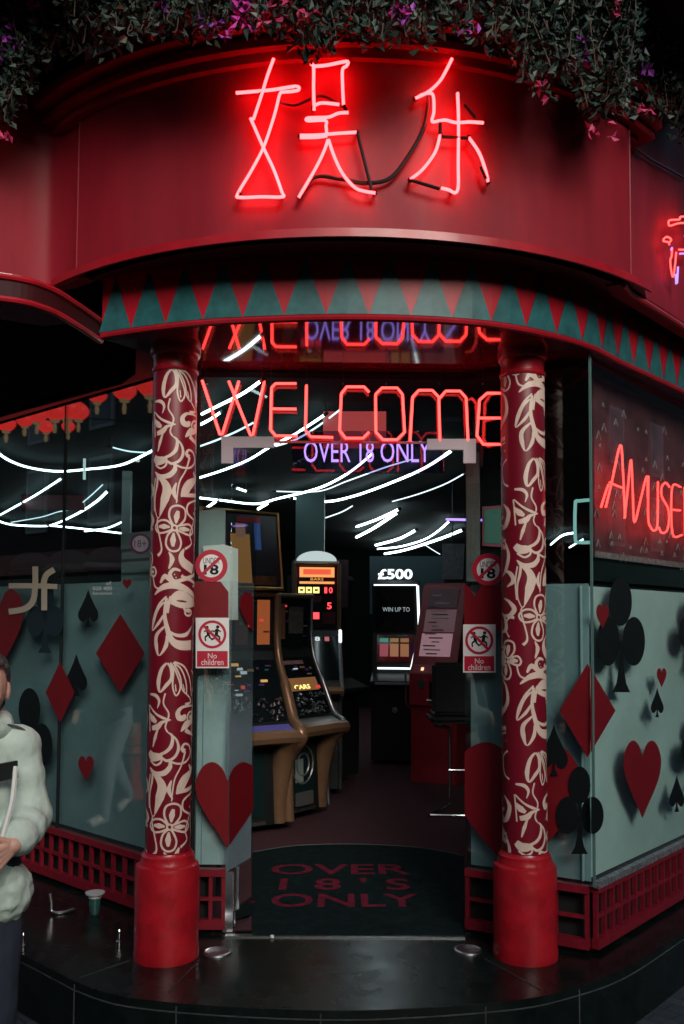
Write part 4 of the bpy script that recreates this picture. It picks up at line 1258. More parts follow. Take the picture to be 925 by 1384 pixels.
prof3 = [(0, .05), (0, .80), (-.12, .84), (-.12, .88), (.10, .96), (.16, 1.38), (.06, 1.90), (.10, 1.94)]
def jackpot(loc, label, rz, w=.50, title='£500', lit=True):
    t = thing('slot_machine', loc, label, 'slot machine', 'machines in the arcade', rz)
    c = Cab(t, prof3, w, .5, BLACK)
    c.panel('screen', 5, .08, .06, .90, .96, SCR)
    c.panel('reel_screen', 4, .10, .25, .90, .95, SCR)
    if lit:
        q = MB(); text_on(q, title, V((-w * .38, .08, 1.95)), V((w * .36, .08, 1.95)), V((-w * .38, .08, 2.06)), V((0, -1, 0)), .0, bold=.03); q.build('title', LEDW, t, world=False)
        c.panel('title_bar', 5, .04, .97, .96, .995, LEDW, .004, .01)
        c.text('WIN UP TO', 5, .22, .44, .80, .53, emit('dim_white', (.7, .85, .85), .25), .012)
        c.tube('edge_light', [(5, .97, .97), (5, 1.0, .05)], .013, LEDW, .02); c.tube('edge_light', [(4, 1.0, .97), (4, .84, .12)], .013, LEDW, .02); c.tube('edge_light', [(4, .84, .1), (4, .12, .1)], .010, LEDW, .02)
        for i, col_ in enumerate(((.5, .12, .16), (.55, .25, .12), (.5, .22, .10))):
            c.panel('reel_symbol', 4, .16 + i * .22, .40, .34 + i * .22, .72, emit('reel_colour_%s' % 'abc'[i], col_, .28), .003, .009)
            c.panel('prize_strip', 4, .16 + i * .22, .76, .34 + i * .22, .86, emit('prize_colour_%s' % 'abc'[i], ((.1, .5, .35), (.5, .3, .1), (.5, .25, .1))[i], .25), .003, .009)
        c.panel('button_row', 2, .1, .2, .9, .8, mat('button_white', (.4, .45, .45), .3), .006)
    else:
        c.text('000', 5, .5, .18, .82, .30, emit('faint_digits', (.6, .7, .7), .18), .012)
        q = MB(); Q = [V((w * .5 * math.cos(R(180) * i / 14), .12, 1.93 + .13 * math.sin(R(180) * i / 14))) for i in range(15)]
        q.plate(Q, V((0, 1, 0)), .2); q.build('arched_top', mat('slate_top', (.02, .045, .055), .3), t, world=False)
    mb = MB(); q = c.at(0, .5, .7, .012)[0]; mb.lathe([(.03, 0), (.03, .01), (.012, .012)], q, 16, 0, Matrix.Rotation(R(90), 3, 'X')); mb.build('key_lock', BRUSHED, t, world=False)
    return t
jackpot(((534 - 462) / 1230 * 9.6, 9.6, ZF + .006), 'dark slot machine edged in white light with a glowing £500 title', -.12)
for i, (x, Y, lb) in enumerate(((40, 7.4, 'dark arched slot machine behind the left window, nearest the left edge'), (92, 7.1, 'middle dark arched slot machine behind the left window'), (146, 6.8, 'dark slot machine with pale digits behind the left window beside the grey notice panel'))):
    p = hy(x, 838, Y); jackpot((p.x, Y, ZF + .006), lb, .25, .36, lit=False)
# dark machine line on the left of the aisle, and the leaning orange card
sm = thing('slot_machine', (.02, 8.6, ZF + .006), 'unlit black cabinet in the shadow between the orange display and the white edged machine', 'cabinet', 'machines in the arcade', .9)
c = Cab(sm, prof3, .5, .5, MATTE); c.panel('orange_card', 5, .3, .1, .6, .7, mat('orange_print', (.32, .12, .04), .5, var=.4, vscale=30))
# red change machine
REDM = mat('red_cabinet', (.34, .022, .035), .4, var=.15, vscale=6)
prof4 = [(0, .0), (0, .70), (-.04, .72), (-.04, 1.02), (.02, 1.10), (.30, 1.86), (.36, 1.88)]
ch = thing('change_machine', (.86, 8.55, ZF + .006), 'tall red change machine with a sloping front, right of the aisle behind the bar stool', 'change machine', 'machines in the arcade', -.5)
c = Cab(ch, prof4, .46, .5, REDM)
c.panel('upper_panel', 4, .16, .70, .84, .94, mat('poster_print', (.20, .05, .04), .4, col2=(.10, .02, .06), vscale=14)); c.panel('middle_poster', 4, .16, .40, .84, .68, emit('poster_mauve', (.7, .35, .42), .06)); c.panel('lower_poster', 4, .14, .10, .82, .38, emit('poster_pink', (1, .55, .65), .13))
c.panel('dispenser', 2, .45, .2, .95, .75, SCR, .004); c.tube('tray_edge', [(2, .4, .18), (2, .95, .18), (2, .97, .8)], .008, CHROME); c.panel('lower_door', 0, .06, .06, .94, .94, REDM, .006)
c.panel('coin_slot', 2, .2, .55, .34, .8, BRUSHED, .01)
random.seed(9)
for k in range(16):
    v = .12 + .78 * k / 16
    u = random.uniform(.2, .4)
    c.panel('printed_line', 4, u, v, u + random.uniform(.15, .4), v + .016, mat(('line_dark', 'line_pale')[k % 2], ((.06, .02, .03), (.45, .35, .35))[k % 2], .5), .002, .0095)
for u in (.25, .6):
    c.panel('lamp', 3, u, .3, u + .05, .6, emit('warm_pin', (1, .6, .4), .8), .01)
c.tube('side_handle', [(1, -.02, .0), (2, -.06, .1), (2, -.06, .95)], .010, CHROME, .02)
# bar stool
sto = thing('bar_stool', (.90, 7.4, ZF + .006), 'black bar stool on a chrome cantilever frame beside the red change machine', 'stool')
mb = MB(); mb.box((.70, 7.25, ZF + .70), (1.12, 7.62, ZF + .78)); mb.build('seat', BLACK, sto, bevel=.03)
mb = MB(); mb.box((.715, 7.20, ZF + .78), (1.10, 7.26, ZF + 1.19)); mb.build('backrest', BLACK, sto, bevel=.025)
for x in (.74, 1.08):
    mb = MB(); mb.tube(crom([(x, 7.24, ZF + .69), (x + .10, 7.3, ZF + .67), (x + .13, 7.34, ZF + .60), (x + .13, 7.34, ZF + .12), (x + .10, 7.30, ZF + .05), (x - .05, 7.12, ZF + .018), (x - .05, 7.12, ZF + .018)], 5), .013, 8); mb.build('leg', CHROME, sto, smooth=True)
mb = MB(); mb.tube([(.69, 7.12, ZF + .02), (1.03, 7.10, ZF + .02)], .012, 8); mb.build('base_bar', CHROME, sto)
mb = MB(); mb.tube([(.86, 7.33, ZF + .33), (1.22, 7.33, ZF + .33)], .009, 8); mb.build('foot_rest', CHROME, sto)
# stands, hangings and posters
tp = thing('display_stand', hz(285, 1200, ZF), 'pale teal standing panel with white sheets behind the left sidelight', 'display stand')
mb = MB(); mb.plate([hy(262, 692, 5.0), hy(305, 688, 5.0), hy(305, 842, 5.0), hy(262, 842, 5.0)], ND, .03); mb.build('panel', mat('pale_teal_panel', (.30, .41, .41), .5), tp)
for x in (268, 300):
    p = hy(x, 842, 5.0); MB().box((p.x - .012, 4.975, ZF + .006), (p.x + .012, 4.999, p.z)).build('leg', MATTE, tp)
mb = MB(); mb.plate([hy(x, y, 4.945) for x, y in ((275, 738), (300, 736), (300, 838), (275, 838))], ND, .004); mb.plate([hy(x, y, 4.94) for x, y in ((300, 735), (322, 742), (322, 838), (300, 838))], ND, .004); mb.build('paper_sheet', mat('white_paper', (.8, .82, .8), .6), tp)
gp = thing('notice_board', onL(188, 1100, -.25), 'grey notice panel standing inside the left window beside the left column', 'notice panel')
mb = MB(); a = onL(168, 721, -.25); z_ = a.z; d0 = V((a.x, a.y, 0)); mb.bar(d0 + V((0, 0, (z_ + ZF) / 2)), d0 - DL * .3 + V((0, 0, (z_ + ZF) / 2)), .03, z_ - ZF - .005); mb.build('panel', mat('grey_panel', (.30, .37, .38), .5), gp)
mb = MB()
for z2 in (.10, .16, .24):
    mb.bar(d0 - DL * .01 + NL * .018 + V((0, 0, z_ - z2)), d0 - DL * .28 + NL * .018 + V((0, 0, z_ - z2)), .004, .012)
mb.build('lines', mat('dull_line', (.1, .13, .13), .5), gp)
pl = thing('teal_pillar', (-.26, 8.7, ZF + .006), 'dim teal square pillar above the glowing orange display', 'pillar')
mb = MB(); mb.box((-.44, 8.55, ZF + .006), (-.17, 8.9, 2.998)); mb.build('shaft', mat('teal_wall_paint', (.05, .11, .11), .5), pl)
mb = MB(); mb.box((-.15, 8.6, 1.9), (.06, 8.63, 2.35)); tag(mb.build('poster', mat('mauve_poster', (.06, .025, .035), .5, var=.6, vscale=12)), 'dim mauve poster on the dark wall right of the teal pillar', 'poster')
mb = MB()
for k in range(9):
    x = 632 + k * 1.7
    mb.tube(crom([hy(x, 612, 5.0 + .02 * (k % 2)), hy(x + 1, 700, 5.0 + .02 * (k % 2)), hy(x + .6, 786, 5.0)], 3), .011, 6)
tag(mb.build('curtain', mat('grey_cloth', (.26, .29, .28), .8, var=.2, vscale=15), smooth=True), 'narrow pale grey curtain hanging below the right door fitting', 'curtain')
pp = thing('inner_pillar', hz(668, 1190, ZF), 'dark square pillar behind the pane right of the doorway carrying a green picture', 'pillar')
a, b2 = hy(649, 838, 5.2), hy(700, 838, 5.2)
mb = MB(); mb.box((a.x, 5.2, ZF + .006), (b2.x, 5.5, 2.998)); mb.build('shaft', INTK, pp)
pic = thing('framed_picture', hy(667, 740, 5.19), 'small green picture in a pink frame on the dark pillar right of the doorway', 'picture')
mb = MB(); mb.plate([hy(x, y, 5.185) for x, y in ((652, 685), (685, 683), (685, 740), (652, 738))], ND, .012); mb.build('frame', mat('pink_frame', (.35, .05, .12), .4), pic)
mb = MB(); mb.plate([hy(x, y, 5.172) for x, y in ((655, 689), (685, 687), (685, 735), (655, 734))], ND, .004); mb.build('print', emit('green_print_glow', (.04, .3, .2), .12), pic)
tag(MB().tube([hy(604, 702, 5.9), hy(652, 703, 5.19)], .008, 6).build('violet_strip', PURPLE), 'short violet light strip beside the green picture', 'light strip')
nt_ = MB(); nt_.plate([hy(x, y, 8.0) for x, y in ((598, 735), (628, 735), (626, 783), (597, 783))], ND, .01)
tag(nt_.build('notice', mat('grey_notice', (.16, .17, .18), .6, var=.4, vscale=25)), 'pale grey notice above the red change machine', 'notice')
mb = MB(); mb.tube([hy(612, 735, 8.0), V((hy(612, 735, 8.0).x, 8.0, 3.0))], .006, 5); tag(mb.build('notice_hanger', BLACK), 'thin rod holding the grey notice above the red machine', 'rod')
bw = MB(); bw.plate([hy(x, y, 11.5) for x, y in ((500, 752), (600, 752), (600, 830), (500, 830))], ND, .05); tag(bw.build('wall_panel', mat('slate_panel', (.03, .07, .085), .5)), 'slate blue wall panel behind the white edged slot machine', 'panel')
rbn = MB(); rbn.plate([hy(x, y, 9.0) for x, y in ((30, 652), (115, 652), (115, 690), (30, 690))], ND, .03)
tag(rbn.build('red_banner', mat('dim_red_banner', (.10, .006, .01), .5, var=.6, vscale=4)), 'dim red banner inside the arcade behind the left window light ribbons', 'banner')
# teal-white light outline near the right corner
mb = MB(); Q = [hp(x, y, CR + V((0, .6, 0)), ND) for x, y in ((800, 733), (783, 733), (778, 728), (778, 682), (783, 677), (812, 675))]
mb.tube(crom(Q, 3), .009, 8)
tag(mb.build('light_outline', emit('teal_white_glow', (.5, 1, .92), .3), smooth=True), 'pale teal light outline with rounded corners inside the glass corner', 'light outline')
# vertical tubes, and a post standing for a reflection, seen through the left window
for x, y0, y1, r_, lb in ((115, 532, 648, .012, 'thin upright light tube inside the left window, left of the pale post'), (187, 530, 624, .018, 'upright light tube inside the left window beside the pale post')):
    tag(MB().tube([hy(x, y0, 6.9), hy(x - 1, y1, 6.9)], r_, 6).build('light_tube', emit('soft_tube', (.75, .9, .88), .45)), lb, 'light tube')
a = hy(173, 540, 7.4)
tag(MB().box((a.x - .035, 7.4, ZF + .006), (a.x + .035, 7.46, 2.99)).build('reflection_post', mat('pale_post_paint', (.5, .55, .54), .5)), 'pale post standing in for a street reflection inside the left window near the left column', 'post')

# ================================================================== small things on the step
def ground_light(x, y, label):
    p = hz(x, y, ZF)
    t = thing('ground_light', p, label, 'ground light', 'round lights set in the step')
    mb = MB(); mb.lathe([(.048, ZF + .0005), (.066, ZF + .0005), (.064, ZF + .007), (.056, ZF + .009), (.050, ZF + .006)], (p.x, p.y, 0), 32); mb.build('rim', BRUSHED, t, smooth=True)
    mb = MB(); mb.lathe([(.001, ZF + .0008), (.050, ZF + .0008), (.049, ZF + .0045), (.001, ZF + .0055)], (p.x, p.y, 0), 32); mb.build('lens', mat('dark_lens', (.05, .06, .06), .1), t)
ground_light(294, 1288, 'round metal rimmed light set in the black step beside the left column base')
ground_light(633, 1285, 'round metal rimmed light set in the black step beside the right column base')
for i, (x, y, lb) in enumerate(((31, 1286, 'small pointed chrome stud on the black step near the person'), (161, 1281, 'small pointed chrome stud on the black step beside the left column base'))):
    p = hz(x, y, ZF)
    tag(MB().lathe([(.001, ZF + .001), (.014, ZF + .001), (.014, ZF + .03), (.010, ZF + .034), (.0065, ZF + .07), (.009, ZF + .075), (.005, ZF + .084), (.001, ZF + .085)], (p.x, p.y, 0), 20).build('metal_stud', CHROME, smooth=True), lb, 'stud', 'chrome studs on the step')
p = hz(128, 1236, ZF)
cup = thing('glass_jar', p, 'teal glass jar with a flat pale lid standing by the left lattice', 'jar')
MB().lathe([(.001, ZF + .001), (.022, ZF + .001), (.026, ZF + .02), (.030, ZF + .06), (.031, ZF + .085), (.001, ZF + .086)], (p.x, p.y, 0), 24).build('body', mat('teal_glass_body', (.03, .10, .09), .15, coat=.5), cup, smooth=True)
MB().lathe([(.001, ZF + .086), (.034, ZF + .086), (.035, ZF + .10), (.048, ZF + .104), (.050, ZF + .112), (.001, ZF + .114)], (p.x, p.y, 0), 24).build('lid', mat('pale_lid', (.5, .53, .53), .4), cup, smooth=True)
p = hz(69, 1236, ZF); q = hz(99, 1233, ZF)
tag(MB().tube(crom([p + V((-.008, 0, .105)), p + V((0, 0, .06)), p + V((.004, 0, .018)), p.lerp(q, .3) + V((0, -.02, .01)), p.lerp(q, .7) + V((0, -.015, .01)), q + V((0, .01, .012))], 4), .009, 8).build('metal_hook', BRUSHED, smooth=True), 'bent steel hook standing on the black step left of the teal jar', 'hook')
for x, y, lb in ((368, 1268, 'small pale pebble at the threshold of the doorway'),):
    p = hz(x, y, ZF); tag(MB().lathe([(.001, ZF + .001), (.010, ZF + .002), (.009, ZF + .012), (.001, ZF + .016)], (p.x, p.y, 0), 10).build('pebble', WHITE, smooth=True), lb, 'pebble')

# ================================================================== bougainvillea hanging over the drum
LEAFS = [mat('leaf_dark', (.009, .026, .020), .6), mat('leaf_mid', (.017, .046, .034), .6), mat('leaf_pale', (.055, .10, .075), .55), mat('stem_brown', (.04, .03, .022), .8)]
FLW = [mat('magenta_bract', (.55, .03, .36), .6), mat('violet_bract', (.30, .05, .42), .6), mat('pink_red_bract', (.45, .03, .12), .6)]
def leaf(mb, p, s_, mi, up_=.3):
    d = V((random.gauss(0, 1), random.gauss(0, 1), random.gauss(-.25, .7))).normalized()
    sd_ = d.cross(V((random.gauss(0, 1), random.gauss(0, 1), random.gauss(0, 1)))).normalized()
    n = d.cross(sd_) * s_ * .18
    w = s_ * random.uniform(.26, .36)
    a, c_, e_ = p, p + d * s_ * .5, p + d * s_
    mb.add([a, c_ + sd_ * w + n, e_, c_ - sd_ * w + n, c_], [(0, 1, 4), (1, 2, 4), (2, 3, 4), (3, 0, 4)], mi)
def surf_at(x, y, off):
    if 95 < x < 850:
        return hc(x, y, BC[0], BC[1], BR + off)
    if x <= 95:
        return hy(x, y, 4.05 - off)
    return hy(x, y, 4.1 + (x - 850) * .004 - off)
def plant(label, xs, prof, nst, flowers, seed, dens=1.0):
    random.seed(seed)
    ps = crom([V((x, y, 0)) for x, y in prof], 6)
    def bottom(x):
        for i in range(1, len(ps)):
            if ps[i].x >= x:
                t = (x - ps[i - 1].x) / max(1e-6, ps[i].x - ps[i - 1].x)
                return ps[i - 1].y + (ps[i].y - ps[i - 1].y) * t
        return ps[-1].y
    xm = (xs[0] + xs[1]) / 2
    base = surf_at(min(max(xm, 100), 845), 30, .1); base.z = 4.06
    t = thing('bougainvillea', base, label, 'plant', 'bougainvillea hanging over the sign drum')
    mb, st_m = MB(), MB()
    for k in range(nst):
        x = random.uniform(*xs)
        yb = bottom(x) * random.uniform(.25, 1.0) ** .6 - random.uniform(0, 14)
        off = random.uniform(.10, .42)
        tip = surf_at(x, yb, off)
        top = V((tip.x * .98 + random.uniform(-.15, .15), tip.y + random.uniform(-.05, .2), max(4.40, tip.z + .2)))
        if not (95 < x < 850): top.y += .05
        mid = top.lerp(tip, .5) + V((random.uniform(-.06, .06), random.uniform(-.08, .02), random.uniform(-.02, .08)))
        Q = crom([top, mid, tip + V((random.uniform(-.02, .02), 0, .03)), tip], 4)
        st_m.tube(Q, .0028, 4)
        for i in range(1, len(Q)):
            seg = (Q[i] - Q[i - 1]).length
            for _ in range(max(1, int(seg * 90 * dens))):
                p = Q[i - 1].lerp(Q[i], random.random()) + V((random.gauss(0, .022), random.gauss(0, .022), random.gauss(0, .018)))
                r_ = random.random()
                leaf(mb, p, random.uniform(.022, .05), 0 if r_ < .5 else 1 if r_ < .88 else 2)
    for x, y, n, mi in flowers:
        c_ = surf_at(x, y, .40)
        fl = MB()
        for _ in range(n):
            p = c_ + V((random.gauss(0, .022), random.gauss(0, .022), random.gauss(0, .022)))
            for _ in range(3):
                leaf(fl, p, random.uniform(.028, .045), mi)
        fl.build('flower_cluster', FLW, t)
    mb.build('foliage', LEAFS, t); st_m.build('stems', LEAFS[3], t)
plant('bougainvillea clump at the top left corner with magenta flowers and pale sunlit leaves', (-30, 110), [(-30, 170), (0, 168), (20, 158), (45, 110), (75, 70), (110, 30)], 170,
      [(42, 5, 9, 0), (52, 12, 6, 0), (8, 62, 5, 1), (6, 185, 4, 2), (28, 40, 3, 1), (14, 12, 5, 1)], 11)
plant('sparse shadowed bougainvillea between the top left clump and the neon character', (100, 270), [(100, 78), (150, 62), (200, 52), (270, 50)], 150, [(215, 8, 3, 1)], 12)
plant('bougainvillea with purple and red flowers hanging above the left neon character', (265, 480), [(265, 46), (285, 56), (310, 40), (350, 45), (400, 58), (425, 78), (450, 56), (480, 44)], 120,
      [(284, 36, 5, 1), (313, 50, 2, 1), (330, 12, 7, 0), (336, 24, 3, 0), (366, 16, 4, 2), (392, 18, 5, 2), (418, 20, 4, 2), (545, 10, 0, 0)], 13)
plant('leafy bougainvillea with one magenta flower hanging above the right neon character', (480, 690), [(480, 46), (520, 60), (560, 56), (610, 46), (660, 62), (690, 72)], 130, [(535, 9, 8, 0), (550, 18, 3, 1), (640, 40, 2, 1)], 14)
plant('dense bougainvillea trailing low at the top right with violet and red flowers', (690, 960), [(690, 80), (705, 105), (722, 128), (735, 110), (760, 100), (800, 165), (815, 178), (850, 150), (870, 168), (890, 160), (925, 190), (960, 190)], 250,
      [(776, 72, 5, 1), (806, 172, 4, 2), (874, 148, 4, 2), (880, 50, 6, 1), (905, 40, 6, 2), (920, 20, 6, 2), (830, 5, 5, 2), (868, 95, 4, 1), (735, 120, 3, 2), (900, 60, 4, 1)], 15)
# the long sprig
random.seed(21)
spr = thing('bougainvillea', surf_at(690, 50, .3), 'single thin pale sprig trailing in front of the drum beside the right neon character', 'plant', 'bougainvillea hanging over the sign drum')
Q = crom([surf_at(x, y, .34) for x, y in ((694, 40), (699, 62), (706, 82), (718, 104), (728, 118), (748, 132))], 6)
a_, b2 = MB().tube(Q, .003, 4), MB()
for i in range(len(Q)):
    for _ in range(2):
        leaf(b2, Q[i] + V((random.gauss(0, .012), random.gauss(0, .012), random.gauss(0, .012))), random.uniform(.02, .035), random.choice((1, 2, 2)))
a_.build('stem', LEAFS[3], spr); b2.build('foliage', LEAFS, spr)
pt = thing('shade_planter', (.03, 3.3, 4.34), 'long dark curved planter trough widened out of view to shade the sign drum', 'shade_planter')  # trough widened past the drum, out of view, to shade it
b = MB(); b.wall(arc(BR + .72, -R(62), R(62)), 4.36, 4.75, .03); b.wall(arc(BR + .02, -R(62), R(62)), 4.36, 4.75, .03); b.slab(arc(BR + .71, -R(62), R(62)) + list(reversed(arc(BR + .01, -R(62), R(62)))), 4.34, 4.37); b.build('trough', MATTE, pt)
b = MB(); b.slab(arc(BR + .68, -R(60), R(60)) + list(reversed(arc(BR + .04, -R(60), R(60)))), 4.375, 4.70); b.build('soil', mat('soil', (.03, .02, .015), .9), pt)
pl2 = thing('shade_planter', (-2.1, 3.2, 4.34), 'dark straight planter trough added out of view to shade the left fascia', 'shade_planter')  # unseen overhang, added to darken the upper left wall
q_ = [V((p.x - .25, p.y - .62, 0)) for p in upl if p.x < -1.35]
b = MB(); b.slab(q_ + [V((-1.42, 4.05, 0)), V((-2.9, 3.6, 0))], 4.40, 4.44); b.wall(q_, 4.44, 4.75, .03); b.build('trough', MATTE, pl2)
b = MB(); b.slab([p + V((.02, .06, 0)) for p in q_] + [V((-1.5, 4.0, 0)), V((-2.85, 3.55, 0))], 4.445, 4.70); b.build('soil', mat('soil', (.03, .02, .015), .9), pl2)
# conduit on the right side wall
mb = MB(); mb.tube([hp(x, y, WR0 + WN * .02, WN) for x, y in ((852, 195), (880, 215), (925, 240))], .006, 6)
tag(mb.build('wall_cable', BLACK), 'thin cable slanting across the dark upper side wall at the right', 'cable')

# ================================================================== people
def capsule(mb, p, q, r0_, r1_, seg=14):
    p, q = V(p), V(q)
    d = q - p
    Ln = d.length
    M = V((0, 0, 1)).rotation_difference(d.normalized()).to_matrix()
    prof = [(r0_ * math.cos(a), -r0_ * math.sin(a)) for a in [R(88), R(65), R(40), R(18)]] + [(r0_, 0), (r1_, Ln)] + [(r1_ * math.cos(a), Ln + r1_ * math.sin(a)) for a in [R(18), R(40), R(65), R(88)]]
    mb.lathe(prof, p, seg, 0, M)
def limb(mb, pts):
    for (p, r_), (q, r2) in zip(pts, pts[1:]):
        capsule(mb, p, q, r_, r2)
def ellip(mb, c, rx, ry, rz, M=None, seg=18):
    v0 = len(mb.v)
    mb.lathe([(math.cos(a), math.sin(a)) for a in [R(-89 + i * 178 / 12) for i in range(13)]], (0, 0, 0), seg)
    for i in range(v0, len(mb.v)):
        p = mb.v[i]
        p = V((p.x * rx, p.y * ry, p.z * rz))
        if M: p = M @ p
        mb.v[i] = p + V(c)
def skin(mb, name, m_, parent, voxel, sm=6, disp=0., dscale=.08):
    o = mb.build(name, m_, None)
    loc = o.location.copy()
    r_ = o.modifiers.new('r', 'REMESH'); r_.mode = 'VOXEL'; r_.voxel_size = voxel
    s_ = o.modifiers.new('s', 'SMOOTH'); s_.iterations = sm; s_.factor = .5
    if disp:
        tx = bpy.data.textures.new('folds', 'CLOUDS'); tx.noise_scale = dscale; tx.noise_depth = 2
        d = o.modifiers.new('d', 'DISPLACE'); d.texture = tx; d.strength = disp; d.mid_level = .5; d.texture_coords = 'LOCAL'
        s2 = o.modifiers.new('s2', 'SMOOTH'); s2.iterations = 2
    dg = C.evaluated_depsgraph_get()
    me = bpy.data.meshes.new_from_object(o.evaluated_get(dg))
    bpy.data.objects.remove(o)
    me.transform(Matrix.Translation(loc))
    me.polygons.foreach_set('use_smooth', [True] * len(me.polygons))
    me.name = name
    o = bpy.data.objects.new(name, me); COL.objects.link(o)
    me.materials.clear(); me.materials.append(m_)
    o.parent = parent
    return o
SKIN = mat('skin', (.62, .36, .28), .5, var=.06, vscale=30)
HAIR = mat('grey_brown_hair', (.05, .045, .042), .6, bump=.8, bscale=160)
def hand(mb, wrist, fdir, back, side, s_=1., curl=.6):
    """palm with five fingers; fdir along the fingers, back out of the hand's back, side toward the thumb"""
    fdir, back, side = (V(a).normalized() for a in (fdir, back, side))
    w = V(wrist)
    for k in (-1, -.33, .33, 1):
        capsule(mb, w + side * .012 * k, w + fdir * .085 * s_ + side * .030 * k * s_, .0145 * s_, .0105 * s_, 10)
    for k, ln in ((1, .066), (.36, .075), (-.30, .069), (-.95, .054)):
        p = w + fdir * .088 * s_ + side * .032 * k * s_
        d = (fdir + side * .10 * k).normalized(); r_ = .0078 * s_
        for j, f_ in enumerate((.42, .32, .26)):
            d = (d - back * curl * (.55 + .35 * j)).normalized()
            q = p + d * ln * f_ * s_
            capsule(mb, p, q, r_, r_ * .92, 10); p = q; r_ *= .92
    p = w + fdir * .022 * s_ + side * .026 * s_
    for d, ln, r_ in (((side * .8 + fdir * .6 - back * .25), .042, .0125), ((fdir * .9 + side * .25 - back * .4), .034, .0105), ((fdir * .9 - side * .15 - back * .4), .026, .0095)):
        q = p + V(d).normalized() * ln * s_; capsule(mb, p, q, r_ * s_, r_ * .92 * s_, 10); p = q
def person(loc, rz, label, J, top_m, leg_m, shoe_m, hair_m, jacket=True, vox=.0034):
    t = thing('person', loc, label, 'person', None, rz)
    H = V(J['head'])
    mb = MB()
    # body
    ellip(mb, H + V((0, 0, .015)), .074, .094, .108); ellip(mb, H + V((0, -.022, -.055)), .054, .066, .062)
    capsule(mb, H + V((0, -.092, .0)), H + V((0, -.106, -.026)), .008, .013); capsule(mb, H + V((-.016, -.085, -.064)), H + V((.016, -.085, -.064)), .009, .009)
    for s_ in (-1, 1):
        ellip(mb, H + V((.076 * s_, .012, -.008)), .010, .020, .032); ellip(mb, H + V((.032 * s_, -.070, -.022)), .026, .022, .024)
    capsule(mb, H + V((0, .015, -.06)), (0, .02, 1.36), .052, .058)
    limb(mb, [((0, .01, 1.30), .13), ((0, 0, 1.10), .115), ((0, 0, .92), .125)])
    capsule(mb, (-.13, .01, 1.345), (.13, .01, 1.345), .06, .06)
    for k in ('L', 'R'):
        A = J['arm' + k]; limb(mb, [(A[0], .055), (A[1], .042), (A[2], .028)])
        Lg = J['leg' + k]; limb(mb, [(Lg[0], .085), (Lg[1], .055), (Lg[2], .038)])
        limb(mb, [(Lg[2], .036), (Lg[3], .032)])
        hand(mb, A[2], *J['hand' + k])
    skin(mb, 'body', SKIN, t, vox, 3)
    # eyes, hair
    mb = MB()
    for s_ in (-1, 1):
        ellip(mb, H + V((.031 * s_, -.0895, -.012)), .013, .006, .006)
    mb.build('eyes', BLACK, t, world=False)
    mb = MB(); ellip(mb, H + V((0, .034, .038)), .084, .096, .100); ellip(mb, H + V((0, .065, -.035)), .070, .05, .075)
    for s_ in (-1, 1): capsule(mb, H + V((.062 * s_, -.01, .07)), H + V((.070 * s_, .04, -.02)), .018, .016)
    capsule(mb, H + V((-.05, -.062, .088)), H + V((.05, -.062, .088)), .016, .016)
    skin(mb, 'hair', hair_m, t, .006, 2, .010, .02)
    # legs
    mb = MB(); limb(mb, [((-.05, .0, .95), .13), ((.05, 0, .95), .13)])
    for k in ('L', 'R'):
        Lg = J['leg' + k]; limb(mb, [(Lg[0], .105), (Lg[1], .078), (Lg[2], .064)])
    skin(mb, 'trousers', leg_m, t, .009, 3, .016, .10)
    mb = MB()
    for k in ('L', 'R'):
        Lg = J['leg' + k]; a = V(Lg[2]); q = V(Lg[3])
        limb(mb, [(a + V((0, .02, -.03)), .045), (q, .042)]); limb(mb, [(a, .045), (a + V((0, .025, -.045)), .042)])
    skin(mb, 'shoes', shoe_m, t, .006, 2)
    # jacket
    mb = MB()
    for z, rx, ry, y in ((1.30, .165, .125, .0), (1.18, .175, .14, -.005), (1.04, .18, .145, -.01), (.93, .18, .145, -.01)):
        ellip(mb, (0, y, z), rx, ry, .13)
    capsule(mb, (-.15, .01, 1.345), (.15, .01, 1.345), .078, .078); capsule(mb, (-.08, .03, 1.39), (.08, .03, 1.39), .065, .065)
    for k in ('L', 'R'):
        A = [V(p) for p in J['arm' + k]]
        pts = []
        for i in range(5): pts.append((A[0].lerp(A[1], i / 5), (.076, .072, .076, .070, .072)[i]))
        for i in range(6): pts.append((A[1].lerp(A[2], i / 5 * .90), (.074, .066, .072, .060, .066, .042)[i]))
        limb(mb, pts)
    skin(mb, 'jacket', top_m, t, .007, 5, .026, .13)
    if jacket:
        mb = MB(); ring_ = [V((.105 * math.cos(a), .02 + .10 * math.sin(a), 1.425 + .02 * math.sin(a))) for a in [i * 2 * math.pi / 20 for i in range(20)]]
        mb.tube(ring_, .042, 10, closed=True); ellip(mb, (0, .14, 1.36), .12, .07, .11); skin(mb, 'hood', top_m, t, .008, 3, .018, .06)
        mb = MB(); limb(mb, [((-.10, -.02, .875), .118), ((.10, -.02, .875), .118)]); skin(mb, 'hem', top_m, t, .008, 2, .02, .03)
        mb = MB(); mb.tube(crom([(.02, -.165, 1.33), (.02, -.185, 1.15), (.02, -.19, .95)], 5), .006, 6); mb.build('zip', mat('dark_zip', (.03, .04, .04), .5), t, world=False)
        mb = MB(); mb.bar(V((.085, -.165, 1.285)), V((.155, -.125, 1.29)), .012, .055); mb.build('chest_pocket', mat('black_flap', (.008, .012, .012), .6), t, world=False)
        mb = MB(); mb.tube(crom([(.15, -.135, 1.30), (.142, -.168, 1.2), (.115, -.195, 1.09)], 5), .0085, 6); mb.build('drawcord', mat('white_tape', (.75, .78, .75), .6), t, world=False)
        mb = MB(); mb.tube(crom([(.055, -.075, 1.41), (.11, -.05, 1.425), (.165, -.03, 1.41), (.20, -.02, 1.375)], 5), .0045, 6); mb.build('shoulder_seam', mat('dark_seam', (.06, .075, .07), .7), t, world=False)
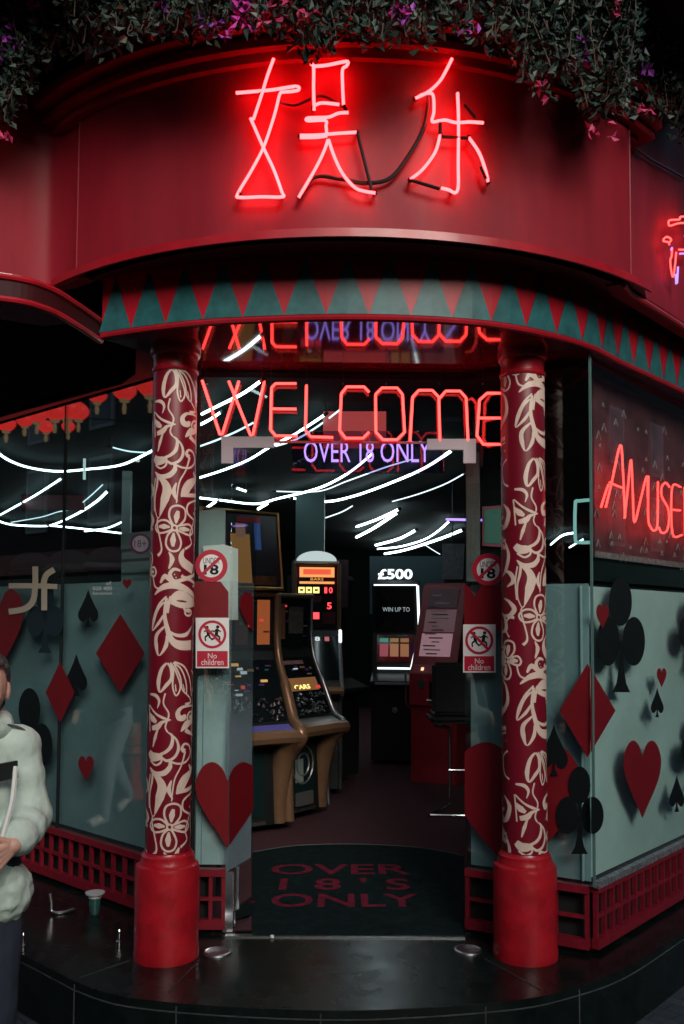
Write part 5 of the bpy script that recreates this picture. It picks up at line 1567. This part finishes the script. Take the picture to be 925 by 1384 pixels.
    return t
JM = {'head': (0.045, -.045, 1.545),
      'armL': [(.150, .01, 1.335), (.205, -.02, 1.115), (.150, -.20, 1.065)], 'armR': [(-.150, .01, 1.335), (-.205, -.02, 1.115), (-.14, -.20, 1.065)],
      'handL': [(-.62, -.55, -.42), (.35, -.55, .45), (-.2, -.2, .9), .95, .55], 'handR': [(.62, -.55, -.32), (-.35, -.55, .45), (.2, -.2, .9), .95, .55],
      'legL': [(.09, 0, .90), (.10, -.02, .49), (.10, .02, .10), (.115, -.13, .045)], 'legR': [(-.09, 0, .90), (-.10, -.02, .49), (-.10, .02, .10), (-.115, -.13, .045)]}
JACK = mat('mint_jacket', (.52, .65, .58), .75, var=.12, vscale=9, bump=.9, bscale=16)
person((-1.24, 3.05, 0), R(20), 'person in a pale mint jacket and navy trousers holding a small packet in both hands', JM, JACK, mat('navy_trousers', (.022, .032, .05), .8, bump=.2, bscale=120), mat('black_shoe', (.012, .012, .013), .4), HAIR)
pk = MB(); Mx = Matrix.Translation(V((-1.15, 2.775, 1.00))) @ Matrix.Rotation(R(8), 4, 'Z') @ Matrix.Rotation(R(-30), 4, 'X')
pk.box((-.075, -.006, -.03), (.075, .006, .03), 0, Mx)
tag(pk.build('packet', mat('yellow_card', (.42, .34, .12), .5), bevel=.003), 'small yellowish packet held between the hands of the person in the mint jacket', 'packet')

# ================================================================== the street behind the camera, seen in the glass
def mir(p):
    return p - NL * (2 * (p - P0).dot(NL))
LANR = emit('red_lit_silk', (1, .04, .035), 1.25)
r_mul = .95
LGOLD = emit('gold_lit_fringe', (1, .62, .3), .3)
# the lantern strings cross the street on the left
STR = []
for i, (x, y, D, r_) in enumerate(((8, 572, 13.4, .15), (33, 568, 13, .12), (50, 560, 13.8, .16), (74, 556, 12.6, .16), (62, 577, 15, .13), (91, 553, 13.2, .19), (92, 576, 15.5, .12), (106, 556, 14, .17), (131, 533, 12, .14), (168, 527, 12, .17), (203, 520, 11.5, .19))):
    v = mir(hy(x, y, D)); r_ *= r_mul
    STR.append(v)
    t = thing('paper_lantern', v - V((0, 0, r_ * 2)), 'round red lantern with gold fringe, reflected in the top of the left shop window', 'lantern', 'red lanterns hung over the street')
    a = MB(); a.lathe([(r_ * .35, -r_ * .84)] + [(r_ * (1 - (k / 6) ** 2 * .58), r_ * .8 * k / 6) for k in range(-6, 7)] + [(r_ * .35, r_ * .84)], v, 20); a.build('shade', LANR, t, smooth=True)
    a = MB(); a.lathe([(.01, -r_ * 1.0), (r_ * .4, -r_ * 1.0), (r_ * .42, -r_ * .82), (.01, -r_ * .82)], v, 16); a.build('cap', LGOLD, t, smooth=True)
    a = MB(); a.lathe([(.02, -r_ * 2.0), (.03, -r_ * 1.5), (.015, -r_ * 1.0)], v, 10); a.build('tassel', LGOLD, t, smooth=True)
a = MB(); a.tube([STR[0] + V((-3, -2.0, .7))] + [p + V((0, 0, .16)) for p in (STR[0], STR[2], STR[3], STR[5], STR[8], STR[9], STR[10])] + [STR[10] + V((3.5, 1.5, .8))], .012, 5)
tag(a.build('lantern_cable', BLACK), 'cable strung with red lanterns across the street on the left', 'cable')
v = mir(hy(177, 1090, 9.1)); v.z = 0
bo = thing('street_bollard', v, 'red street bollard with a silver ball top, reflected in the left shop window', 'bollard')
a = MB(); a.lathe([(.12, 0.001), (.12, .05), (.10, .12), (.085, .2), (.085, .40), (.095, .42), (.095, .46), (.082, .48), (.078, .82), (.09, .84), (.09, .88), (.07, .90), (.03, .92)], v, 24); a.build('post', mat('bollard_red', (.62, .05, .03), .35, coat=.3), bo, smooth=True)
a = MB(); ellip(a, v + V((0, 0, .96)), .06, .06, .06); a.build('ball', CHROME, bo, smooth=True)
a = MB(); a.lathe([(.03, .42), (.097, .43), (.097, .45), (.03, .46)], v, 24); a.lathe([(.03, .50), (.083, .52), (.083, .54), (.03, .56)], v, 24); a.build('bands', MATTE, bo)
w_ = mir(hy(152, 1108, 8.2)); w_.z = 0
JW = {'head': (0, -.05, 1.555), 'armL': [(.165, .01, 1.335), (.21, -.10, 1.10), (.19, -.26, .98)], 'armR': [(-.165, .01, 1.335), (-.21, .12, 1.08), (-.20, .05, .86)],
      'handL': [(0, -.5, -.8), (.9, -.2, 0), (0, -.8, .4), .95, .35], 'handR': [(0, -.3, -.9), (-.9, 0, 0), (0, -.9, .2), .95, .35],
      'legL': [(.09, 0, .90), (.10, .10, .50), (.10, .32, .16), (.105, .22, .05)], 'legR': [(-.09, 0, .90), (-.10, -.20, .52), (-.10, -.27, .10), (-.105, -.42, .05)]}
person(w_, R(120), 'walking person in a dark jacket and pale blue jeans, reflected in the left shop window', JW, mat('charcoal_jacket', (.03, .03, .035), .8), mat('pale_jeans', (.34, .40, .46), .85), mat('white_shoe', (.7, .7, .7), .5), HAIR, False, .008)

def block(name, p, d, n, w, h, dep, label, m_, nw, glow):
    """a street house standing on the far side of the road: wall, cornice, shop front and separate windows"""
    t = thing(name, p + d * (w / 2), label, 'building')
    rot = Matrix((d, n, V((0, 0, 1)))).transposed().to_4x4(); rot.translation = p
    B = lambda mb, a, b_: mb.box(a, b_, 0, rot)
    a = MB(); B(a, (0, -dep, 0.002), (w, 0, h)); a.build('wall', m_, t)
    a = MB(); B(a, (-.1, 0.003, h - .35), (w + .1, .25, h + .05)); a.build('cornice', mat('pale_stone', (.30, .28, .26), .8), t)
    a = MB(); B(a, (.2, .003, .003), (w - .2, .14, 2.9)); a.build('shop_front', mat('dark_shop_front', (.02, .03, .03), .3), t)
    a = MB(); B(a, (.2, .003, 3.0), (w - .2, .30, 3.6)); a.build('shop_sign', mat(glow, {'sign_board_red': (.3, .02, .02), 'sign_board_green': (.02, .12, .06), 'sign_board_gold': (.35, .2, .04)}[glow], .4), t)
    for r_ in range(2):
        for k in range(nw):
            x = w * (k + .5) / nw
            z = 4.3 + r_ * 2.6
            if z + 1.7 > h - .4: continue
            a = MB(); B(a, (x - .55, .003, z - .1), (x + .55, .08, z + 1.75)); f = a.build('window', mat('window_white', (.45, .46, .46), .5), t)
            a = MB(); B(a, (x - .45, .082, z), (x + .45, .09, z + 1.65)); a.build('glazing', mat('street_glazing', (.02, .03, .035), .08), f)
block('street_building', P0 + NL * 10.5 - DL * 4 + V((0, 0, 0)), DL, -NL, 52, 11.5, 4, 'brick terrace across the left street with white windows, outside the frame', mat('street_brick', (.075, .045, .036), .85, var=.3, vscale=6), 16, 'sign_board_red')
block('street_building', CR + NR * 10.5 - DR * 4, DR, -NR, 52, 13, 4, 'grey terrace across the right street with white windows, outside the frame', mat('street_grey', (.06, .06, .062), .85, var=.3, vscale=6), 16, 'sign_board_green')
block('street_building', V((-9, -10, 0)), V((1, 0, 0)), V((0, 1, 0)), 18, 7.4, 4, 'dark stone house facing the arcade from across the junction, outside the frame', mat('street_stone', (.12, .11, .10), .85, var=.3, vscale=6), 7, 'sign_board_gold')
